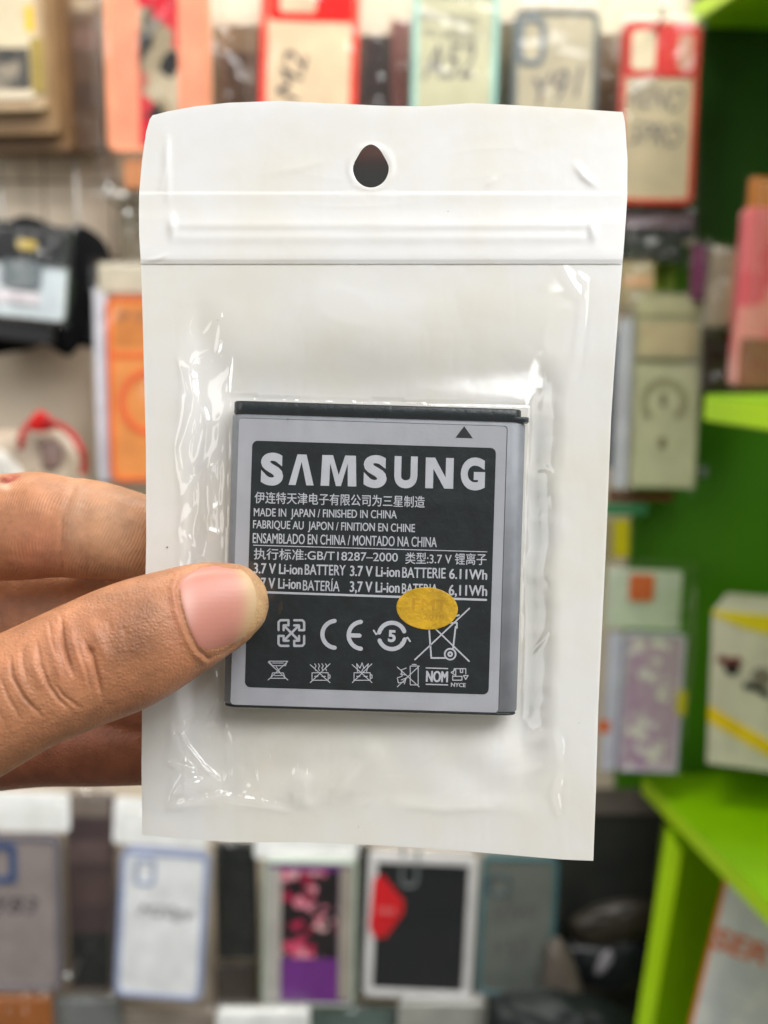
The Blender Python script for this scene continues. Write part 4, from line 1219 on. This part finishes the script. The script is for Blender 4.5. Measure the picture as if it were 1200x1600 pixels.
LOFTS = [
  # thumb, from the heel of the hand to the tip
  [(-560, 1330, 22, 190, 17), (-380, 1300, 6, 170, 15), (-230, 1225, -8, 128, 12.5), (-120, 1160, -14, 108, 10.5), (-39, 1118, -15, 104, 9.8), (41, 1078, -14.5, 98, 9.4), (115, 1045, -13.5, 99, 9.0), (183, 1017, -12.4, 101, 8.4), (231, 995, -11.4, 97, 7.8), (280, 973, -10.2, 88, 7.0), (318, 957, -9.4, 80, 6.3), (352, 946, -8.8, 71, 5.6), (380, 939, -8.3, 60, 4.8), (400, 936, -7.9, 46, 3.9), (412, 934, -7.7, 30, 2.8), (418.5, 933, -7.6, 14, 1.5)],
  # index
  [(-480, 900, 46, 100, 10), (-330, 850, 40, 100, 10), (-180, 822, 28, 88, 9.2), (-90, 824, 19, 82, 8.6), (0, 824, 14.5, 84, 8.6), (60, 821, 13.6, 84, 8.2), (104, 824, 13.2, 79, 7.8), (150, 829, 13.0, 78, 7.8), (200, 838, 12.8, 72, 7.4), (250, 848, 12.2, 66, 6.8), (300, 856, 11.6, 56, 6.0), (335, 862, 11, 42, 5), (356, 866, 10.8, 22, 3)],
  # middle
  [(-500, 1020, 50, 100, 10), (-340, 985, 46, 98, 10), (-190, 972, 40, 90, 9.0), (-60, 970, 35, 88, 8.4), (60, 968, 30, 88, 8.2), (160, 966, 24, 82, 8.0), (250, 974, 16, 70, 7.4), (320, 968, 12.6, 60, 6.6), (362, 968, 12, 44, 5.2), (384, 968, 11.6, 22, 3)],
  # ring
  [(-500, 1140, 52, 95, 10), (-330, 1110, 48, 92, 9.6), (-180, 1098, 42, 82, 9), (-50, 1092, 36, 76, 8.4), (60, 1088, 30, 75, 8), (160, 1082, 24, 71, 7.6), (240, 1080, 18, 64, 7), (300, 1078, 14.6, 52, 6), (336, 1078, 14, 34, 4.4), (350, 1078, 14, 14, 2.4)],
  # little
  [(-500, 1270, 50, 88, 9.5), (-320, 1228, 47, 82, 9), (-180, 1200, 40, 72, 8), (-60, 1180, 31, 64, 7.4), (60, 1168, 24.5, 61, 7.2), (150, 1168, 21.5, 60, 6.9), (240, 1170, 19.5, 55, 6.4), (300, 1172, 18.5, 46, 5.6), (336, 1174, 18, 30, 4), (350, 1174, 18, 12, 2)],
  # palm and wrist
  [(-1500, 1560, 60, 250, 24), (-1250, 1430, 54, 255, 23), (-1000, 1290, 46, 280, 22), (-850, 1200, 44, 340, 21), (-700, 1120, 44, 385, 19), (-560, 1070, 46, 385, 16), (-440, 1045, 48, 350, 13), (-370, 1035, 49, 310, 10), (-345, 1030, 49, 270, 6)],
  # thenar pad
  [(-1000, 1330, 40, 150, 16), (-800, 1330, 30, 210, 20), (-600, 1310, 20, 210, 20), (-420, 1280, 10, 165, 16), (-300, 1240, 0, 110, 11)],
]
V, F = [], []
for cl in LOFTS:
    v, f = loft(cl)
    b = len(V); V += v; F += [tuple(i+b for i in q) for q in f]
hm = bpy.data.meshes.new('hand_source'); hm.from_pydata([tuple(v) for v in V], [], F); hm.update()
ho = bpy.data.objects.new('hand_source', hm); COL.objects.link(ho)
md = ho.modifiers.new('r', 'REMESH'); md.mode = 'VOXEL'; md.voxel_size = 0.00055; md.adaptivity = 0
md = ho.modifiers.new('s', 'SMOOTH'); md.factor = 0.6; md.iterations = 9
dg = bpy.context.evaluated_depsgraph_get()
me = bpy.data.meshes.new_from_object(ho.evaluated_get(dg))
bpy.data.objects.remove(ho)
me.name = 'person'
bm = bmesh.new(); bm.from_mesh(me)
def near(v):
    s_ = D0/(D0+v.co.y); px = 600+v.co.x*s_/K
    return v.co.y < 0.0036 and -60 < px < 430 and v.normal.y < 0.25
sel = [f for f in bm.faces if all(near(v) for v in f.verts)]
es = list({e for f in sel for e in f.edges})
bmesh.ops.subdivide_edges(bm, edges=es, cuts=2, use_grid_fill=True)
sv = [v for v in bm.verts if near(v)]
for _ in range(3): bmesh.ops.smooth_vert(bm, verts=sv, factor=0.5, use_axis_x=True, use_axis_y=True, use_axis_z=True)
bm.to_mesh(me); bm.free(); me.update()
nv = len(me.vertices)
co = np.empty(nv*3); me.vertices.foreach_get('co', co); co = co.reshape(-1, 3)
no = np.empty(nv*3); me.vertices.foreach_get('normal', no) if False else me.vertex_normals.foreach_get('vector', no); no = no.reshape(-1, 3)
s = D0/(D0+co[:, 1])
PX = 600 + co[:, 0]*s/K; PYY = 800 - co[:, 2]*s/K
front = sstep(0.0, 0.35, -no[:, 1])
# depth of the thumb's axis at that place, to tell thumb from fingers
thumb = (co[:, 1] < 0.0035) & (PX > -330)
tm = thumb.astype(float)
disp = np.zeros(nv)
zz = lambda a, b: (a*0.3833, 720+b*0.3833)
CREASES = [
  ([(250, 640), (252, 700), (262, 760), (280, 820), (298, 880)], 2.6, .62), ([(345, 735), (380, 800), (395, 870), (415, 960)], 2.8, .55), ([(360, 760), (385, 790)], 3, .3),
  ([(150, 740), (165, 830), (195, 910), (240, 975), (280, 1010)], 2.3, .40), ([(95, 760), (90, 820), (110, 890)], 2.2, .22), ([(40, 790), (50, 880), (100, 970), (170, 1040)], 2.3, .36),
  ([(215, 900), (260, 960), (330, 1010)], 2.2, .26), ([(0, 880), (30, 960), (80, 1050)], 2.4, .25), ([(310, 700), (325, 780), (350, 850), (370, 930)], 2.0, .22),
  ([(200, 660), (210, 730), (230, 800)], 2.0, .22), ([(440, 640), (450, 700)], 3, .12), ([(505, 670), (515, 720)], 4, .10), ([(-60, 860), (-40, 960), (20, 1070)], 2.4, .2)]
for pl, w_, d_ in CREASES:
    P = [zz(*p) for p in pl]
    disp -= ridge(PX, PYY, P, w_*1.35, d_*1.0)*tm*front
for pl, w_, d_ in [([(285, 660), (300, 740), (330, 820), (350, 900)], 8, .38), ([(200, 700), (225, 800), (250, 900)], 7, .28), ([(370, 660), (410, 740), (430, 820)], 9, .30), ([(120, 760), (140, 850), (180, 930)], 7, .22), ([(60, 820), (90, 920), (140, 990)], 7, .2)]:
    disp += ridge(PX, PYY, [zz(*p) for p in pl], w_, d_)*tm*front
# nail bed and its folds
CUT = [(331, 884), (306, 890), (285, 903), (277, 921), (283, 953), (295, 988), (310, 1017), (326, 1030)]
LOW = [(326, 1030), (352, 1020), (376, 1002)]
FREE = [(376, 1002), (392, 978), (400, 950), (399, 922), (388, 900), (370, 884)]
UPP = [(370, 884), (350, 881), (331, 884)]
for pl, w_, d_ in [(CUT, 3.2, -.24), (LOW, 3.2, -.14), (UPP, 3.2, -.12)]:
    d, f = seg_dist(PX, PYY, pl)
    disp += d_*np.exp(-(d/w_)**2)*tm
for off, w_, d_ in ((-8, 5, .24),):
    d, f = seg_dist(PX, PYY, [(p[0]+off, p[1]+(3 if p[1] > 950 else -3)) for p in CUT])
    disp += d_*np.exp(-(d/w_)**2)*tm*front
# creases of the index (front side) and other fingers
idx = ((co[:, 1] > 0.0035) & (PYY < 905) & (PX > -200) & (PX < 420)).astype(float)
disp -= ridge(PX, PYY, [(118, 745), (108, 775), (98, 810), (96, 850), (98, 900)], 3.2, .55)*idx
disp += ridge(PX, PYY, [(130, 750), (118, 800), (112, 880)], 8, .35)*idx
disp -= ridge(PX, PYY, [(140, 850), (136, 880), (136, 900)], 3, .25)*idx
disp += ridge(PX, PYY, [(60, 760), (50, 820), (40, 870)], 24, .5)*idx
disp -= ridge(PX, PYY, [(-8, 748), (8, 752), (26, 744)], 3, .5)*idx
rng = np.random.RandomState(3)
co2 = co + no*(disp/1000)[:, None]
me.vertices.foreach_set('co', co2.ravel())
me.polygons.foreach_set('use_smooth', [True]*len(me.polygons))
me.update()
# skin colouring: knuckle pinkness, pale pads, the little wound, shade painted mid-thumb
col = np.ones((nv, 4)); basec = np.array([0.44, 0.195, 0.095])
cc = np.tile(basec, (nv, 1))
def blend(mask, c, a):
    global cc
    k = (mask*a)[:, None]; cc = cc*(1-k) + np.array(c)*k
g = lambda x, y, rx, ry: np.exp(-(((PX-x)/rx)**2+((PYY-y)/ry)**2))
blend(tm*g(345, 930, 80, 90), (0.47, 0.24, 0.115), .6)
blend(tm*g(402, 935, 26, 70), (0.52, 0.37, 0.18), .8)
blend(tm*g(110, 1010, 60, 60), (0.52, 0.21, 0.11), .5)
blend(tm*(0.5+0.5*np.sin(PX/23.0+np.sin(PYY/31.0)*2))*(0.5+0.5*np.sin(PYY/27.0+np.sin(PX/41.0)*2)), (0.36, 0.14, 0.065), .35)
blend(tm*g(215, 1000, 70, 75), (0.22, 0.088, 0.038), .8)  # shade over the middle of the thumb, painted into the skin colour
blend(tm*g(275, 950, 14, 60), (0.50, 0.20, 0.12), .5)
blend(idx*g(65, 860, 50, 40), (0.50, 0.20, 0.125), .6)
blend(idx*g(170, 830, 60, 70), (0.58, 0.34, 0.20), .7)
blend(idx*g(118, 800, 16, 60), (0.58, 0.34, 0.21), .6)
blend(((PYY > 1100) & (co[:, 1] > .0035)).astype(float), (0.36, 0.13, 0.08), .7)  # lower fingers tinted darker and redder
blend(idx*g(10, 749, 14, 5), (0.24, 0.03, 0.02), 1.0); blend(idx*g(22, 744, 8, 4), (0.35, 0.05, 0.03), .8); blend(idx*g(6, 760, 12, 6), (0.72, 0.50, 0.36), .6)
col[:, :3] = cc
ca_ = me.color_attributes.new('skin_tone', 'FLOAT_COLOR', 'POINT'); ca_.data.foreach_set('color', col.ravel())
rm = me.attributes.new('ridge_mask', 'FLOAT', 'POINT'); rm.data.foreach_set('value', (idx*front*sstep(905, 890, PYY)).astype(np.float32))
def skin():
    m, nt, N, L, P = nodes('skin')
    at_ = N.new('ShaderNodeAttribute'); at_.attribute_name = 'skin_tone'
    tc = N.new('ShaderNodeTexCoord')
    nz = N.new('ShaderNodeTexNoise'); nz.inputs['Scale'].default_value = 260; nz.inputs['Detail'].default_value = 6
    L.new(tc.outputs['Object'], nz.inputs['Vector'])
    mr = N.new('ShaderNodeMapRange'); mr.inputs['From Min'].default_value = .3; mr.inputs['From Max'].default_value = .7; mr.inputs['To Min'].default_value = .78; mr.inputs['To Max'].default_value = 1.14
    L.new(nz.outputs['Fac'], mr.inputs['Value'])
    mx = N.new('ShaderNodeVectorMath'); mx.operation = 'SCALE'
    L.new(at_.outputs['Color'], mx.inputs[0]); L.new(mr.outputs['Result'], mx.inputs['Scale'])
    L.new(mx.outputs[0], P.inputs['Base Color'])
    P.inputs['Roughness'].default_value = 0.43
    P.inputs['Specular IOR Level'].default_value = 0.35
    P.inputs['Subsurface Weight'].default_value = 0.22
    P.inputs['Subsurface Radius'].default_value = (1.0, 0.35, 0.18)
    P.inputs['Subsurface Scale'].default_value = 0.0022
    # fine skin cells + papillary ridges where the finger pad faces us
    vo = N.new('ShaderNodeTexVoronoi'); vo.inputs['Scale'].default_value = 1500; vo.feature = 'DISTANCE_TO_EDGE'
    L.new(tc.outputs['Object'], vo.inputs['Vector'])
    n2 = N.new('ShaderNodeTexNoise'); n2.inputs['Scale'].default_value = 900; n2.inputs['Detail'].default_value = 4
    L.new(tc.outputs['Object'], n2.inputs['Vector'])
    wv = N.new('ShaderNodeTexWave'); wv.wave_type = 'BANDS'; wv.bands_direction = 'X'
    wv.inputs['Scale'].default_value = 640; wv.inputs['Distortion'].default_value = 26; wv.inputs['Detail'].default_value = 1; wv.inputs['Detail Scale'].default_value = 0.16
    mp = N.new('ShaderNodeMapping'); mp.inputs['Rotation'].default_value = (0, R_(-22), 0)
    L.new(tc.outputs['Object'], mp.inputs['Vector']); L.new(mp.outputs[0], wv.inputs['Vector'])
    ra = N.new('ShaderNodeAttribute'); ra.attribute_name = 'ridge_mask'
    inv = N.new('ShaderNodeMath'); inv.operation = 'SUBTRACT'; inv.inputs[0].default_value = 1; L.new(ra.outputs['Fac'], inv.inputs[1])
    b1 = N.new('ShaderNodeBump'); b1.inputs['Distance'].default_value = 0.00012
    s1 = N.new('ShaderNodeMath'); s1.operation = 'MULTIPLY'; s1.inputs[1].default_value = 0.38; L.new(ra.outputs['Fac'], s1.inputs[0]); L.new(s1.outputs[0], b1.inputs['Strength'])
    L.new(wv.outputs['Fac'], b1.inputs['Height'])
    b2 = N.new('ShaderNodeBump'); b2.inputs['Distance'].default_value = 0.00014
    s2 = N.new('ShaderNodeMath'); s2.operation = 'MULTIPLY'; s2.inputs[1].default_value = 0.9; L.new(inv.outputs[0], s2.inputs[0]); L.new(s2.outputs[0], b2.inputs['Strength'])
    L.new(vo.outputs['Distance'], b2.inputs['Height']); L.new(b1.outputs[0], b2.inputs['Normal'])
    b3 = N.new('ShaderNodeBump'); b3.inputs['Distance'].default_value = 0.00025; b3.inputs['Strength'].default_value = 0.55
    L.new(n2.outputs['Fac'], b3.inputs['Height']); L.new(b2.outputs[0], b3.inputs['Normal'])
    L.new(b3.outputs[0], P.inputs['Normal'])
    return m
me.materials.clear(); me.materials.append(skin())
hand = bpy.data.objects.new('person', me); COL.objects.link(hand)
hand.matrix_world = HELD
tag(hand, "person's bare left hand pinching the white pouch between thumb and fingers", 'person')

# thumb nail laid on the finished surface
tree = BVHTree.FromPolygons([Vector(c) for c in co2], [tuple(p.vertices) for p in me.polygons])
def polyline_at(P, n):
    C_ = catmull(P, 8); L_ = np.concatenate([[0], np.cumsum(np.hypot(*np.diff(C_, axis=0).T))]); t = np.linspace(0, L_[-1], n)
    return np.stack([np.interp(t, L_, C_[:, 0]), np.interp(t, L_, C_[:, 1])], 1)
nu, nw = 44, 34
left = polyline_at(CUT, nw); right = polyline_at(FREE[::-1], nw); up = polyline_at(UPP[::-1], nu); lo = polyline_at(LOW, nu)
V, colr = [], []
depth = np.zeros((nw, nu)); XY = np.zeros((nw, nu, 2))
for j in range(nw):
    v = j/(nw-1)
    for i in range(nu):
        u = i/(nu-1)
        p = (1-u)*left[j] + u*right[j] + (1-v)*up[i] + v*lo[i] - ((1-u)*(1-v)*left[0] + u*(1-v)*right[0] + (1-u)*v*left[-1] + u*v*right[-1])
        XY[j, i] = p
        o_ = Vector(CAM); d_ = (H(p[0], p[1], 0) - o_).normalized()
        hit = tree.ray_cast(o_, d_)
        depth[j, i] = hit[0].y if hit[0] is not None else np.nan
depth = np.where(np.isnan(depth), np.nanmax(depth), depth)
for _ in range(14):       # a nail is smoother than the skin it lies on
    dp = np.pad(depth, 1, mode='edge')
    sm = (dp[:-2, 1:-1]+dp[2:, 1:-1]+dp[1:-1, :-2]+dp[1:-1, 2:])/4
    e = np.zeros_like(depth); e[1:-1, 1:-1] = 1
    depth = depth*(1-.6*e)+sm*.6*e
for j in range(nw):
    v = j/(nw-1)
    for i in range(nu):
        u = i/(nu-1)
        ed = min(min(u, 1)*1.0/0.05, 1, min(v, 1-v)/0.06)
        lift = -0.00016 + 0.00036*ed if u < .9 else 0.00020*min(1, (min(v, 1-v)/0.06))
        p = H(XY[j, i, 0], XY[j, i, 1], depth[j, i]-lift)
        V.append(p)
        x, y = XY[j, i]
        fr = 1/(1+math.exp(-((x - (383 - ((y-945)/48)**2*9))/5.0)))
        lun = math.exp(-((x-290)/14)**2-((y-950)/40)**2)
        pink = np.array([0.50, 0.205, 0.15])*(1-lun*.3)+np.array([.78, .55, .48])*lun*.3
        if y > 960: pink = pink*(1-.12*(y-960)/60)
        colr.append(tuple(pink*(1-fr)+np.array([0.50, 0.34, 0.17])*fr) + (1,))
F = [(j*nu+i, (j+1)*nu+i, (j+1)*nu+i+1, j*nu+i+1) for j in range(nw-1) for i in range(nu-1)]
m, nt, N, L, P = nodes('nail_keratin')
at_ = N.new('ShaderNodeAttribute'); at_.attribute_name = 'nail_tone'
L.new(at_.outputs['Color'], P.inputs['Base Color'])
P.inputs['Roughness'].default_value = 0.42; P.inputs['Coat Weight'].default_value = 0.0; P.inputs['Coat Roughness'].default_value = 0.2
P.inputs['Subsurface Weight'].default_value = 0.15; P.inputs['Subsurface Radius'].default_value = (1, .4, .3); P.inputs['Subsurface Scale'].default_value = 0.0015
wv = N.new('ShaderNodeTexWave'); wv.bands_direction = 'Z'; wv.inputs['Scale'].default_value = 380; wv.inputs['Distortion'].default_value = 3
tc = N.new('ShaderNodeTexCoord'); L.new(tc.outputs['Object'], wv.inputs['Vector'])
bb = N.new('ShaderNodeBump'); bb.inputs['Strength'].default_value = .04; bb.inputs['Distance'].default_value = .00008; L.new(wv.outputs['Fac'], bb.inputs['Height']); L.new(bb.outputs[0], P.inputs['Normal'])
nail = mesh('thumb_nail', V, F, m, hand, smooth=True)
a_ = nail.data.color_attributes.new('nail_tone', 'FLOAT_COLOR', 'POINT'); a_.data.foreach_set('color', np.array(colr).ravel())
print('hand verts', nv)
